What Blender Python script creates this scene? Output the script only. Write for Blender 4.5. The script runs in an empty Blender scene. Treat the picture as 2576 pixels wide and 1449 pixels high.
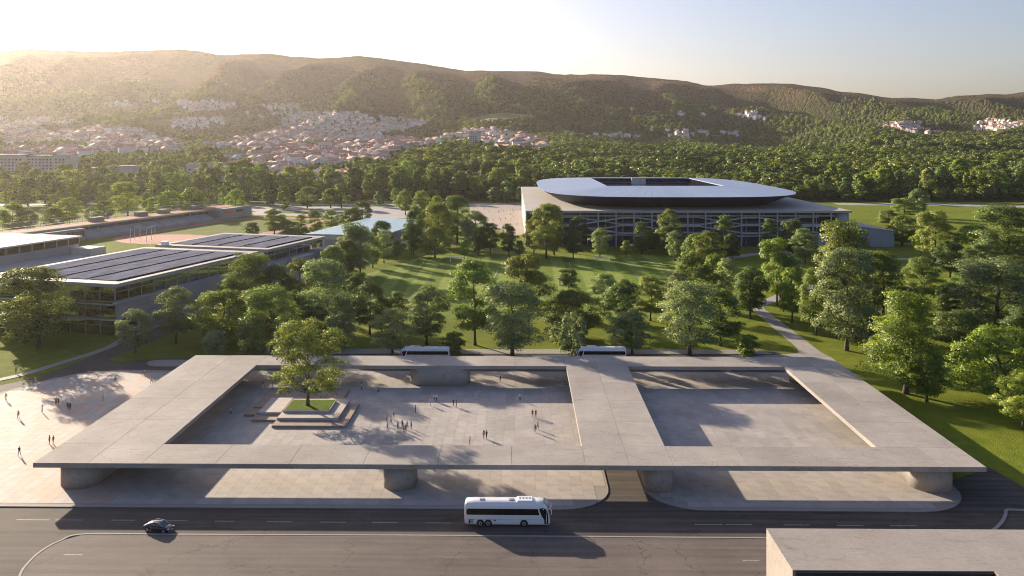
import bpy, bmesh, math, random
import numpy as np
from mathutils import Vector, Matrix

# ------------------------------------------------------------------ camera, world, sun, exposure
SC = bpy.context.scene
COL = SC.collection
F = 2150.0                      # focal length in pixels of a 2576 px wide frame
CX, HY, H = 1288.0, 349.0, 60.0  # principal column, horizon row, camera height
YAW = math.radians(0.67)
cam_data = bpy.data.cameras.new('camera')
cam = bpy.data.objects.new('camera', cam_data)
COL.objects.link(cam)
cam_data.sensor_width = 36.0
cam_data.lens = F / 2576.0 * 36.0
cam_data.shift_y = -(724.5 - HY) / 2576.0
cam_data.clip_start = 1.0
cam_data.clip_end = 20000.0
cam.location = (0, 0, H)
cam.rotation_euler = (math.radians(90), 0, YAW)
SC.camera = cam

SUN_EL = math.radians(15.3)
SUN_AZ = math.radians(41.0)     # left of +Y
world = bpy.data.worlds.new('World')
SC.world = world
world.use_nodes = True
wn = world.node_tree.nodes
wl = world.node_tree.links
bg = wn['Background']
sky = wn.new('ShaderNodeTexSky')
sky.sky_type = 'NISHITA'
sky.sun_disc = False
sky.sun_elevation = SUN_EL
sky.sun_rotation = -SUN_AZ
sky.altitude = 100
sky.air_density = 1.0
sky.dust_density = 2.3
sky.ozone_density = 1.3
wb = wn.new('ShaderNodeMix'); wb.data_type = 'RGBA'; wb.blend_type = 'MULTIPLY'   # white balance of the sky light
wb.inputs[0].default_value = 1.0; wb.inputs[7].default_value = (0.97, 0.955, 1.15, 1)
wl.new(sky.outputs[0], wb.inputs[6]); wl.new(wb.outputs[2], bg.inputs[0])
bg.inputs[1].default_value = 0.065

sun_data = bpy.data.lights.new('sun', 'SUN')
sun_data.energy = 5.0
sun_data.angle = math.radians(0.55)
sun_data.color = (1.0, 0.84, 0.64)
sun = bpy.data.objects.new('sun', sun_data)
COL.objects.link(sun)
sdir = Vector((-math.sin(SUN_AZ) * math.cos(SUN_EL), math.cos(SUN_AZ) * math.cos(SUN_EL), math.sin(SUN_EL)))
sun.rotation_euler = sdir.to_track_quat('Z', 'Y').to_euler()
sun.location = (-300, 420, 300)

SC.view_settings.view_transform = 'Standard'
SC.view_settings.look = 'None'
SC.view_settings.exposure = 1.3
SC.view_settings.gamma = 1.0
SC.render.engine = 'CYCLES'
cy = SC.cycles
cy.use_denoising = True
cy.pixel_filter_type = 'BLACKMAN_HARRIS'
cy.filter_width = 1.05
cy.max_bounces = 8
cy.diffuse_bounces = 4
cy.glossy_bounces = 3
cy.transmission_bounces = 6
cy.transparent_max_bounces = 12
cy.volume_bounces = 0
cy.sample_clamp_indirect = 6.0
cy.caustics_reflective = False
cy.caustics_refractive = False

HAZE_DENSITY = 2.9e-5
HAZE_COLOR = (1.0, 0.93, 0.88, 1)
HAZE_ANISO = 0.66

random.seed(7)
RNG = np.random.default_rng(11)

# ------------------------------------------------------------------ helpers
CA, SA = math.cos(YAW), math.sin(YAW)

def G(px, py, z=0.0):
    """world x, y of the point of height z seen at a pixel of the 2576 px wide photograph"""
    d = F * (H - z) / (py - HY)
    r = (px - CX) / F * d
    return (-SA * d + CA * r, CA * d + SA * r)

def D(px, d):
    r = (px - CX) / F * d
    return (-SA * d + CA * r, CA * d + SA * r)

def proj(x, y, z):
    d = -SA * x + CA * y
    r = CA * x + SA * y
    return (CX + F * r / d, HY + F * (H - z) / d)

def Z3(x, y, z=0.0): return G(x / 2, 724.5 + y / 2, z)
def Z4(x, y, z=0.0): return G(1288 + x / 2, 724.5 + y / 2, z)

def link(o, parent=None):
    COL.objects.link(o)
    if parent is not None:
        o.parent = parent
    return o

def tag(o, label=None, cat=None, group=None, kind=None):
    if label: o['label'] = label
    if cat: o['category'] = cat
    if group: o['group'] = group
    if kind: o['kind'] = kind
    return o

def thing(name, label, cat, loc=(0, 0, 0), rotz=0.0, group=None):
    o = bpy.data.objects.new(name, None)
    o.empty_display_size = 0.5
    o.location = loc
    o.rotation_euler = (0, 0, rotz)
    COL.objects.link(o)
    return tag(o, label, cat, group)

class MB:
    def __init__(s):
        s.v = []; s.f = []; s.m = []
    def add(s, vs, fs, m=0):
        n = len(s.v)
        s.v.extend(vs)
        s.f.extend([tuple(i + n for i in f) for f in fs])
        s.m.extend([m] * len(fs))
        return s
    def box(s, x0, x1, y0, y1, z0, z1, m=0):
        return s.add([(x0, y0, z0), (x1, y0, z0), (x1, y1, z0), (x0, y1, z0),
                      (x0, y0, z1), (x1, y0, z1), (x1, y1, z1), (x0, y1, z1)],
                     [(3, 2, 1, 0), (4, 5, 6, 7), (0, 1, 5, 4), (1, 2, 6, 5), (2, 3, 7, 6), (3, 0, 4, 7)], m)
    def prism(s, poly, z0, z1, m=0):
        a = sum(poly[i][0] * poly[(i + 1) % len(poly)][1] - poly[(i + 1) % len(poly)][0] * poly[i][1] for i in range(len(poly)))
        if a < 0: poly = poly[::-1]
        n = len(poly)
        vs = [(p[0], p[1], z0) for p in poly] + [(p[0], p[1], z1) for p in poly]
        fs = [tuple(range(n - 1, -1, -1)), tuple(range(n, 2 * n))]
        fs += [(i, (i + 1) % n, n + (i + 1) % n, n + i) for i in range(n)]
        return s.add(vs, fs, m)
    def sheet(s, poly, z, m=0):
        a = sum(poly[i][0] * poly[(i + 1) % len(poly)][1] - poly[(i + 1) % len(poly)][0] * poly[i][1] for i in range(len(poly)))
        if a < 0: poly = poly[::-1]
        return s.add([(p[0], p[1], z) for p in poly], [tuple(range(len(poly)))], m)
    def bar(s, a, b, w, h=None, m=0):
        """rectangular bar from a to b"""
        a = Vector(a); b = Vector(b); h = h or w
        t = (b - a).normalized()
        up = Vector((0, 0, 1)) if abs(t.z) < .95 else Vector((0, 1, 0))
        r = t.cross(up).normalized(); u = r.cross(t)
        vs = []
        for p in (a, b):
            for sx, sy in ((-1, -1), (1, -1), (1, 1), (-1, 1)):
                vs.append(tuple(p + r * sx * w / 2 + u * sy * h / 2))
        return s.add(vs, [(3, 2, 1, 0), (4, 5, 6, 7), (0, 1, 5, 4), (1, 2, 6, 5), (2, 3, 7, 6), (3, 0, 4, 7)], m)
    def tube(s, pts, rads, n=8, m=0, caps=True):
        vs = []; fs = []
        pts = [Vector(p) for p in pts]
        for i, p in enumerate(pts):
            t = (pts[min(i + 1, len(pts) - 1)] - pts[max(i - 1, 0)]).normalized()
            up = Vector((0, 0, 1)) if abs(t.z) < .9 else Vector((1, 0, 0))
            r = t.cross(up).normalized(); u = r.cross(t)
            for k in range(n):
                a = 2 * math.pi * k / n
                vs.append(tuple(p + (r * math.cos(a) + u * math.sin(a)) * rads[i]))
        for i in range(len(pts) - 1):
            for k in range(n):
                fs.append((i * n + k, (i + 1) * n + k, (i + 1) * n + (k + 1) % n, i * n + (k + 1) % n))
        if caps:
            fs.append(tuple(range(n))); fs.append(tuple(range(len(pts) * n - 1, (len(pts) - 1) * n - 1, -1)))
        return s.add(vs, fs, m)
    def mesh(s, name, mats, smooth=False):
        me = bpy.data.meshes.new(name)
        me.from_pydata(s.v, [], s.f)
        for mt in (mats if isinstance(mats, (list, tuple)) else [mats]):
            me.materials.append(mt)
        if any(s.m):
            me.polygons.foreach_set('material_index', s.m)
        if smooth:
            me.polygons.foreach_set('use_smooth', [True] * len(s.f))
        me.update()
        return me
    def build(s, name, mats, parent=None, smooth=False, bevel=0.0):
        me = s.mesh(name, mats, smooth)
        if bevel or smooth:
            bm = bmesh.new(); bm.from_mesh(me)
            bmesh.ops.recalc_face_normals(bm, faces=bm.faces)
            if bevel:
                es = [e for e in bm.edges if len(e.link_faces) == 2 and e.calc_face_angle(0) > 0.5]
                bmesh.ops.bevel(bm, geom=es, offset=bevel, segments=2, affect='EDGES', clamp_overlap=True)
            bm.to_mesh(me); bm.free()
        return link(bpy.data.objects.new(name, me), parent)

def inst(name, me, parent=None, loc=(0, 0, 0), rotz=0.0, scale=None):
    o = bpy.data.objects.new(name, me)
    o.location = loc
    o.rotation_euler = (0, 0, rotz)
    if scale is not None: o.scale = scale
    return link(o, parent)

def in_poly(x, y, poly):
    c = False
    j = len(poly) - 1
    for i in range(len(poly)):
        xi, yi = poly[i]; xj, yj = poly[j]
        if (yi > y) != (yj > y) and x < (xj - xi) * (y - yi) / (yj - yi) + xi:
            c = not c
        j = i
    return c

def strip(pts, w):
    """polygon of a band of width w along a polyline, rounded by catmull-rom"""
    P = [Vector((p[0], p[1])) for p in pts]
    Q = []
    for i in range(len(P) - 1):
        p0 = P[max(i - 1, 0)]; p1 = P[i]; p2 = P[i + 1]; p3 = P[min(i + 2, len(P) - 1)]
        for k in range(8):
            t = k / 8
            Q.append(0.5 * ((2 * p1) + (p2 - p0) * t + (2 * p0 - 5 * p1 + 4 * p2 - p3) * t * t + (3 * p1 - p0 - 3 * p2 + p3) * t ** 3))
    Q.append(P[-1])
    L = []; R = []
    for i, q in enumerate(Q):
        t = (Q[min(i + 1, len(Q) - 1)] - Q[max(i - 1, 0)]).normalized()
        n = Vector((-t.y, t.x))
        L.append(q + n * w / 2); R.append(q - n * w / 2)
    return L, R

def strip_sheet(mb, pts, w, z0, z1=None, m=0):
    L, R = strip(pts, w)
    n = len(L)
    z = z1 if z1 is not None else z0
    mb.add([(p.x, p.y, z) for p in L] + [(p.x, p.y, z) for p in R],
           [(i, n + i, n + i + 1, i + 1) for i in range(n - 1)], m)
    if z1 is not None:
        for S, o in ((L, 1), (R, -1)):
            mb.add([(p.x, p.y, z0) for p in S] + [(p.x, p.y, z1) for p in S],
                   [(i, i + 1, n + i + 1, n + i) for i in range(n - 1)], m)
    return mb

def smooth_loop(pts, k=6):
    P = [Vector((p[0], p[1])) for p in pts]; n = len(P); Q = []
    for i in range(n):
        p0, p1, p2, p3 = P[i - 1], P[i], P[(i + 1) % n], P[(i + 2) % n]
        for j in range(k):
            t = j / k
            q = 0.5 * ((2 * p1) + (p2 - p0) * t + (2 * p0 - 5 * p1 + 4 * p2 - p3) * t * t + (3 * p1 - p0 - 3 * p2 + p3) * t ** 3)
            Q.append((q.x, q.y))
    return Q

def round_poly(pts, radii, k=7):
    """polygon with rounded corners"""
    out = []
    n = len(pts)
    for i in range(n):
        p = Vector(pts[i][:2]); a = Vector(pts[i - 1][:2]); b = Vector(pts[(i + 1) % n][:2]); r = radii[i]
        if r <= 0:
            out.append((p.x, p.y)); continue
        da = (a - p).normalized(); db = (b - p).normalized()
        ang = da.angle(db); t = r / math.tan(ang / 2)
        c = p + (da + db).normalized() * r / math.sin(ang / 2)
        s0 = p + da * t; s1 = p + db * t
        a0 = math.atan2(s0.y - c.y, s0.x - c.x); a1 = math.atan2(s1.y - c.y, s1.x - c.x)
        while a1 - a0 > math.pi: a1 -= 2 * math.pi
        while a1 - a0 < -math.pi: a1 += 2 * math.pi
        for j in range(k + 1):
            q = a0 + (a1 - a0) * j / k
            out.append((c.x + r * math.cos(q), c.y + r * math.sin(q)))
    return out

# ------------------------------------------------------------------ materials
def new_mat(name):
    m = bpy.data.materials.new(name)
    m.use_nodes = True
    nt = m.node_tree
    return m, nt.nodes, nt.links, nt.nodes['Principled BSDF']

def N(nodes, t, **kw):
    n = nodes.new(t)
    for k, v in kw.items():
        if k.startswith('i_'):
            n.inputs[k[2:].replace('_', ' ')].default_value = v
        else:
            setattr(n, k, v)
    return n

def ramp(nodes, stops):
    r = nodes.new('ShaderNodeValToRGB')
    e = r.color_ramp.elements
    while len(e) < len(stops): e.new(0.5)
    for i, (p, c) in enumerate(stops):
        e[i].position = p
        e[i].color = (*c, 1) if len(c) == 3 else c
    return r

def mixc(nodes, links, a, b, fac, mode='MIX'):
    n = nodes.new('ShaderNodeMix'); n.data_type = 'RGBA'; n.blend_type = mode
    for sock, val in ((n.inputs[0], fac), (n.inputs[6], a), (n.inputs[7], b)):
        if hasattr(val, 'links'): links.new(val, sock)
        elif isinstance(val, (tuple, list)): sock.default_value = (*val, 1) if len(val) == 3 else val
        else: sock.default_value = val
    return n.outputs[2]

def simple(name, c, rough=0.6, metal=0.0, coat=0.0, spec=0.5, emit=None):
    m, n, l, b = new_mat(name)
    b.inputs['Base Color'].default_value = (*c, 1)
    b.inputs['Roughness'].default_value = rough
    b.inputs['Metallic'].default_value = metal
    b.inputs['Coat Weight'].default_value = coat
    b.inputs['Specular IOR Level'].default_value = spec
    return m

def noisy(name, c1, c2, scale=1.0, rough=0.8, detail=6, bump=0.0, bscale=None, c3=None, scale3=0.05, rnd=0.0, coord='Object', metal=0.0, stretch=None, f3=(0.45, 0.65), bdist=0.05, spec=0.3, island=0.0):
    """two-tone noise, an optional broad third tone, optional variation per object or per piece, optional bump"""
    m, n, l, b = new_mat(name)
    tc = n.new('ShaderNodeTexCoord')
    co = tc.outputs[coord]
    if stretch:
        mp = n.new('ShaderNodeMapping'); mp.inputs['Scale'].default_value = stretch
        l.new(co, mp.inputs[0]); co = mp.outputs[0]
    t = N(n, 'ShaderNodeTexNoise', i_Scale=scale, i_Detail=float(detail), i_Roughness=0.6)
    l.new(co, t.inputs['Vector'])
    r = ramp(n, [(0.32, c1), (0.68, c2)])
    l.new(t.outputs[0], r.inputs[0])
    col = r.outputs[0]
    if c3:
        t3 = N(n, 'ShaderNodeTexNoise', i_Scale=scale3, i_Detail=4.0, i_Roughness=0.55)
        l.new(co, t3.inputs['Vector'])
        r3 = ramp(n, [(f3[0], (0, 0, 0)), (f3[1], (1, 1, 1))])
        l.new(t3.outputs[0], r3.inputs[0])
        col = mixc(n, l, col, c3, r3.outputs[0])
    if rnd or island:
        src = n.new('ShaderNodeObjectInfo').outputs['Random'] if rnd else n.new('ShaderNodeNewGeometry').outputs['Random Per Island']
        amt = rnd or island
        mr = N(n, 'ShaderNodeMapRange'); mr.inputs[3].default_value = 1 - amt; mr.inputs[4].default_value = 1 + amt
        l.new(src, mr.inputs[0])
        hs = n.new('ShaderNodeHueSaturation')
        l.new(mr.outputs[0], hs.inputs['Value']); l.new(col, hs.inputs['Color'])
        col = hs.outputs[0]
    l.new(col, b.inputs['Base Color'])
    b.inputs['Roughness'].default_value = rough
    b.inputs['Metallic'].default_value = metal
    b.inputs['Specular IOR Level'].default_value = spec
    if bump:
        tb = N(n, 'ShaderNodeTexNoise', i_Scale=bscale or scale * 4, i_Detail=5.0)
        l.new(co, tb.inputs['Vector'])
        bp = N(n, 'ShaderNodeBump', i_Strength=bump, i_Distance=bdist)
        l.new(tb.outputs[0], bp.inputs['Height']); l.new(bp.outputs[0], b.inputs['Normal'])
    return m

def concrete(name, c1, c2, cs, crack=True):
    m, n, l, b = new_mat(name)
    co = n.new('ShaderNodeTexCoord').outputs['Object']
    a = N(n, 'ShaderNodeTexNoise', i_Scale=0.09, i_Detail=7.0, i_Roughness=0.62); l.new(co, a.inputs['Vector'])
    r = ramp(n, [(0.3, c1), (0.7, c2)]); l.new(a.outputs[0], r.inputs[0])
    f = N(n, 'ShaderNodeTexNoise', i_Scale=2.2, i_Detail=8.0, i_Roughness=0.7); l.new(co, f.inputs['Vector'])
    rf = ramp(n, [(0.25, (0.72, 0.72, 0.72)), (0.6, (1, 1, 1))]); l.new(f.outputs[0], rf.inputs[0])
    col = mixc(n, l, r.outputs[0], rf.outputs[0], 0.75, 'MULTIPLY')
    # small dark stains
    s = N(n, 'ShaderNodeTexNoise', i_Scale=0.7, i_Detail=9.0, i_Roughness=0.72, i_Distortion=0.6)
    mp = n.new('ShaderNodeMapping'); mp.inputs['Scale'].default_value = (0.45, 1.6, 0.6); l.new(co, mp.inputs[0]); l.new(mp.outputs[0], s.inputs['Vector'])
    rs = ramp(n, [(0.55, (0, 0, 0)), (0.70, (1, 1, 1))]); l.new(s.outputs[0], rs.inputs[0])
    sf = N(n, 'ShaderNodeMath', operation='MULTIPLY'); l.new(rs.outputs[0], sf.inputs[0]); sf.inputs[1].default_value = 0.6
    col = mixc(n, l, col, cs, sf.outputs[0])
    if crack:
        v = N(n, 'ShaderNodeTexVoronoi', feature='DISTANCE_TO_EDGE', i_Scale=0.045)
        w = N(n, 'ShaderNodeTexNoise', i_Scale=0.4, i_Detail=6.0); l.new(co, w.inputs['Vector'])
        vm = n.new('ShaderNodeVectorMath'); vm.operation = 'SCALE'; vm.inputs['Scale'].default_value = 3.5
        l.new(w.outputs['Color'], vm.inputs[0])
        vv = n.new('ShaderNodeVectorMath'); vv.operation = 'ADD'; l.new(co, vv.inputs[0]); l.new(vm.outputs[0], vv.inputs[1])
        l.new(vv.outputs[0], v.inputs['Vector'])
        rc = ramp(n, [(0.0, (0.42, 0.42, 0.42)), (0.0028, (0, 0, 0))]); l.new(v.outputs['Distance'], rc.inputs[0])
        col = mixc(n, l, col, (0.16, 0.14, 0.12), rc.outputs[0])
    oi = n.new('ShaderNodeObjectInfo')
    mv = N(n, 'ShaderNodeMapRange'); mv.inputs[3].default_value = 0.92; mv.inputs[4].default_value = 1.06; l.new(oi.outputs['Random'], mv.inputs[0])
    hv = n.new('ShaderNodeHueSaturation'); l.new(mv.outputs[0], hv.inputs['Value']); l.new(col, hv.inputs['Color']); col = hv.outputs[0]
    l.new(col, b.inputs['Base Color'])
    b.inputs['Roughness'].default_value = 0.82
    b.inputs['Specular IOR Level'].default_value = 0.12
    bp = N(n, 'ShaderNodeBump', i_Strength=0.35, i_Distance=0.03); l.new(f.outputs[0], bp.inputs['Height']); l.new(bp.outputs[0], b.inputs['Normal'])
    return m

def leaf_mat(name, dark, light, trans=0.35, rnd=0.22, patch=False):
    m, n, l, b = new_mat(name)
    out = n['Material Output']
    n.remove(b)
    co = n.new('ShaderNodeTexCoord').outputs['Object']
    t = N(n, 'ShaderNodeTexNoise', i_Scale=0.55, i_Detail=3.0); l.new(co, t.inputs['Vector'])
    r = ramp(n, [(0.33, dark), (0.67, light)]); l.new(t.outputs[0], r.inputs[0])
    oi = n.new('ShaderNodeObjectInfo')
    gi = n.new('ShaderNodeNewGeometry')
    mr = N(n, 'ShaderNodeMapRange'); mr.inputs[3].default_value = 1 - rnd; mr.inputs[4].default_value = 1 + rnd
    l.new(oi.outputs['Random'], mr.inputs[0])
    mi = N(n, 'ShaderNodeMapRange'); mi.inputs[3].default_value = 0.72; mi.inputs[4].default_value = 1.3
    l.new(gi.outputs['Random Per Island'], mi.inputs[0])
    mm = N(n, 'ShaderNodeMath', operation='MULTIPLY'); l.new(mr.outputs[0], mm.inputs[0]); l.new(mi.outputs[0], mm.inputs[1])
    mh = N(n, 'ShaderNodeMapRange'); mh.inputs[3].default_value = 0.492; mh.inputs[4].default_value = 0.530
    hx = N(n, 'ShaderNodeMath', operation='FRACT'); hy = N(n, 'ShaderNodeMath', operation='MULTIPLY'); hy.inputs[1].default_value = 7.31
    l.new(oi.outputs['Random'], hy.inputs[0]); l.new(hy.outputs[0], hx.inputs[0]); l.new(hx.outputs[0], mh.inputs[0])
    hs = n.new('ShaderNodeHueSaturation'); l.new(r.outputs[0], hs.inputs['Color']); l.new(mm.outputs[0], hs.inputs['Value']); l.new(mh.outputs[0], hs.inputs['Hue'])
    if patch:       # stands of different species across the forest
        pn = N(n, 'ShaderNodeTexNoise', i_Scale=0.006, i_Detail=4.0); l.new(oi.outputs['Location'], pn.inputs['Vector'])
        pr = ramp(n, [(0.36, (0.62, 0.72, 0.66)), (0.5, (1.0, 1.0, 1.0)), (0.66, (1.30, 1.16, 0.92))]); l.new(pn.outputs[0], pr.inputs[0])
        ph = mixc(n, l, hs.outputs[0], pr.outputs[0], 1.0, 'MULTIPLY')
        hs = n.new('ShaderNodeHueSaturation'); l.new(ph, hs.inputs['Color'])
    df = n.new('ShaderNodeBsdfDiffuse'); l.new(hs.outputs[0], df.inputs[0])
    tr = n.new('ShaderNodeBsdfTranslucent')
    tc = mixc(n, l, hs.outputs[0], (1.0, 0.95, 0.35), 1.0, 'MULTIPLY'); l.new(tc, tr.inputs[0])
    mx = n.new('ShaderNodeMixShader'); mx.inputs[0].default_value = trans
    l.new(df.outputs[0], mx.inputs[1]); l.new(tr.outputs[0], mx.inputs[2])
    gl = n.new('ShaderNodeBsdfGlossy'); gl.inputs['Roughness'].default_value = 0.45; gl.inputs[0].default_value = (0.6, 0.6, 0.55, 1)
    mg = n.new('ShaderNodeMixShader'); mg.inputs[0].default_value = 0.05
    l.new(mx.outputs[0], mg.inputs[1]); l.new(gl.outputs[0], mg.inputs[2])
    l.new(mg.outputs[0], out.inputs[0])
    return m

def glass_mat(name, tint, alpha=0.55):
    m, n, l, b = new_mat(name)
    out = n['Material Output']
    n.remove(b)
    tr = n.new('ShaderNodeBsdfTransparent'); tr.inputs[0].default_value = (*tint, 1)
    gl = n.new('ShaderNodeBsdfGlossy'); gl.inputs['Roughness'].default_value = 0.03; gl.inputs[0].default_value = (0.9, 0.93, 0.95, 1)
    df = n.new('ShaderNodeBsdfDiffuse'); df.inputs[0].default_value = (tint[0] * .12, tint[1] * .12, tint[2] * .1, 1)
    fr = N(n, 'ShaderNodeLayerWeight', i_Blend=0.5)
    m1 = n.new('ShaderNodeMixShader'); m1.inputs[0].default_value = alpha
    l.new(tr.outputs[0], m1.inputs[1]); l.new(df.outputs[0], m1.inputs[2])
    ad = N(n, 'ShaderNodeMath', operation='ADD'); ad.inputs[1].default_value = 0.22; l.new(fr.outputs['Fresnel'], ad.inputs[0])
    m2 = n.new('ShaderNodeMixShader'); l.new(ad.outputs[0], m2.inputs[0])
    l.new(m1.outputs[0], m2.inputs[1]); l.new(gl.outputs[0], m2.inputs[2])
    l.new(m2.outputs[0], out.inputs[0])
    return m

M = {}
M['canopy'] = concrete('canopy_concrete', (0.305, 0.275, 0.248), (0.435, 0.40, 0.362), (0.19, 0.165, 0.15))
M['pier'] = concrete('pier_concrete', (0.29, 0.265, 0.245), (0.39, 0.36, 0.33), (0.15, 0.13, 0.115), crack=False)
M['block'] = concrete('block_concrete', (0.29, 0.26, 0.235), (0.37, 0.335, 0.305), (0.15, 0.13, 0.11))
M['paving'] = noisy('paving_stone', (0.345, 0.312, 0.285), (0.43, 0.39, 0.355), 0.6, 0.75, c3=(0.31, 0.285, 0.262), scale3=0.06, rnd=0.09, coord='Object')
M['paving_isl'] = noisy('paving_stone_field', (0.345, 0.312, 0.285), (0.43, 0.39, 0.355), 0.6, 0.75, c3=(0.31, 0.285, 0.262), scale3=0.06, island=0.09)
M['paving_base'] = simple('paving_joint', (0.27, 0.245, 0.225), 0.85)
M['paving_pink'] = noisy('paving_terracotta', (0.34, 0.28, 0.24), (0.46, 0.34, 0.27), 0.5, 0.75, c3=(0.34, 0.305, 0.275), scale3=0.05, island=0.16)
def two_tone(name, a, b):
    m, n, l, bs = new_mat(name)
    gi = n.new('ShaderNodeNewGeometry')
    r = ramp(n, [(0.35, a), (0.65, b)]); l.new(gi.outputs['Random Per Island'], r.inputs[0])
    t = N(n, 'ShaderNodeTexNoise', i_Scale=0.5, i_Detail=6.0); l.new(gi.outputs['Position'], t.inputs['Vector'])
    rr = ramp(n, [(0.3, (0.86, 0.86, 0.86)), (0.7, (1, 1, 1))]); l.new(t.outputs[0], rr.inputs[0])
    l.new(mixc(n, l, r.outputs[0], rr.outputs[0], 1.0, 'MULTIPLY'), bs.inputs['Base Color'])
    bs.inputs['Roughness'].default_value = 0.75; bs.inputs['Specular IOR Level'].default_value = 0.3
    return m
M['paving_pink'] = two_tone('paving_terracotta', (0.48, 0.345, 0.275), (0.42, 0.375, 0.335))
def asphalt(name, c1, c2, stain, streak=0.5):
    m, n, l, b = new_mat(name)
    co = n.new('ShaderNodeTexCoord').outputs['Object']
    a = N(n, 'ShaderNodeTexNoise', i_Scale=0.12, i_Detail=9.0, i_Roughness=0.65); l.new(co, a.inputs['Vector'])
    r = ramp(n, [(0.3, c1), (0.7, c2)]); l.new(a.outputs[0], r.inputs[0])
    mp = n.new('ShaderNodeMapping'); mp.inputs['Scale'].default_value = (0.025, 0.8, 1); l.new(co, mp.inputs[0])
    t = N(n, 'ShaderNodeTexNoise', i_Scale=1.0, i_Detail=5.0); l.new(mp.outputs[0], t.inputs['Vector'])
    rt = ramp(n, [(0.35, (0.62, 0.60, 0.58)), (0.65, (1.1, 1.08, 1.06))]); l.new(t.outputs[0], rt.inputs[0])
    col = mixc(n, l, r.outputs[0], rt.outputs[0], streak, 'MULTIPLY')
    m2 = n.new('ShaderNodeMapping'); m2.inputs['Scale'].default_value = (0.07, 0.26, 1); l.new(co, m2.inputs[0])
    s_ = N(n, 'ShaderNodeTexNoise', i_Scale=1.0, i_Detail=8.0, i_Roughness=0.7, i_Distortion=0.8); l.new(m2.outputs[0], s_.inputs['Vector'])
    rs = ramp(n, [(0.56, (0, 0, 0)), (0.70, (0.85, 0.85, 0.85))]); l.new(s_.outputs[0], rs.inputs[0])
    col = mixc(n, l, col, stain, rs.outputs[0])
    v = N(n, 'ShaderNodeTexVoronoi', feature='DISTANCE_TO_EDGE', i_Scale=0.06)
    w = N(n, 'ShaderNodeTexNoise', i_Scale=0.5, i_Detail=6.0); l.new(co, w.inputs['Vector'])
    vs = n.new('ShaderNodeVectorMath'); vs.operation = 'SCALE'; vs.inputs['Scale'].default_value = 5.0; l.new(w.outputs['Color'], vs.inputs[0])
    va = n.new('ShaderNodeVectorMath'); va.operation = 'ADD'; l.new(co, va.inputs[0]); l.new(vs.outputs[0], va.inputs[1]); l.new(va.outputs[0], v.inputs['Vector'])
    rc = ramp(n, [(0.0, (0.6, 0.6, 0.6)), (0.006, (0, 0, 0))]); l.new(v.outputs['Distance'], rc.inputs[0])
    col = mixc(n, l, col, (0.03, 0.027, 0.025), rc.outputs[0])
    f = N(n, 'ShaderNodeTexNoise', i_Scale=5.0, i_Detail=6.0, i_Roughness=0.75); l.new(co, f.inputs['Vector'])
    rf = ramp(n, [(0.3, (0.8, 0.8, 0.8)), (0.7, (1.15, 1.15, 1.15))]); l.new(f.outputs[0], rf.inputs[0])
    col = mixc(n, l, col, rf.outputs[0], 1.0, 'MULTIPLY')
    l.new(col, b.inputs['Base Color'])
    b.inputs['Roughness'].default_value = 0.85; b.inputs['Specular IOR Level'].default_value = 0.2
    bp = N(n, 'ShaderNodeBump', i_Strength=0.4, i_Distance=0.03); l.new(f.outputs[0], bp.inputs['Height']); l.new(bp.outputs[0], b.inputs['Normal'])
    return m
M['asphalt'] = asphalt('asphalt', (0.080, 0.068, 0.060), (0.120, 0.104, 0.092), (0.034, 0.026, 0.020), 0.9)
M['asphalt_lot'] = asphalt('worn_asphalt', (0.128, 0.107, 0.095), (0.170, 0.143, 0.128), (0.095, 0.076, 0.066), 0.5)
M['kerb'] = noisy('kerb_stone', (0.25, 0.23, 0.215), (0.32, 0.30, 0.28), 0.8, 0.8)
M['path'] = noisy('path_paving', (0.30, 0.275, 0.255), (0.37, 0.345, 0.32), 0.4, 0.8, c3=(0.25, 0.235, 0.22), scale3=0.08)
M['farpath'] = noisy('far_road', (0.27, 0.26, 0.255), (0.36, 0.345, 0.335), 0.08, 0.85)
M['sandpath'] = noisy('pale_plaza', (0.33, 0.275, 0.235), (0.38, 0.32, 0.275), 0.06, 0.85)
M['paint'] = noisy('road_paint', (0.20, 0.19, 0.18), (0.46, 0.44, 0.42), 2.4, 0.7)
M['grass'] = noisy('lawn', (0.105, 0.145, 0.018), (0.215, 0.240, 0.026), 0.22, 0.95, detail=9, c3=(0.125, 0.155, 0.018), scale3=0.025, bump=0.9, bscale=3.0, bdist=0.25, spec=0.05)
M['planter_grass'] = noisy('planter_lawn', (0.07, 0.115, 0.012), (0.13, 0.185, 0.02), 1.2, 0.95, bump=0.8, bscale=6, spec=0.05, bdist=0.1)
M['step_light'] = noisy('pale_step_stone', (0.40, 0.355, 0.32), (0.47, 0.42, 0.38), 0.5, 0.7, bump=0.1)
M['step_brown'] = noisy('brown_step_stone', (0.25, 0.185, 0.15), (0.33, 0.25, 0.205), 0.5, 0.7, bump=0.1)
M['bark'] = noisy('bark', (0.075, 0.058, 0.045), (0.16, 0.13, 0.105), 3.0, 0.9, bump=0.8, stretch=(2, 2, 0.4))
M['metal'] = simple('grey_metal', (0.38, 0.38, 0.39), 0.45, 0.6)
M['white_metal'] = simple('white_metal', (0.84, 0.84, 0.82), 0.5)
M['roof_edge'] = noisy('roof_fascia', (0.29, 0.275, 0.255), (0.35, 0.335, 0.31), 0.4, 0.6)
M['wall_grey'] = noisy('grey_render', (0.27, 0.27, 0.275), (0.33, 0.33, 0.335), 0.2, 0.8, c3=(0.24, 0.24, 0.245), scale3=0.05)
M['wall_blue'] = noisy('blue_grey_concrete', (0.235, 0.25, 0.285), (0.285, 0.30, 0.33), 0.2, 0.8)
M['wall_white'] = noisy('white_render', (0.47, 0.44, 0.405), (0.55, 0.52, 0.48), 0.2, 0.8)
M['dark'] = simple('flat_dark', (0.015, 0.014, 0.015), 0.7)
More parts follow.
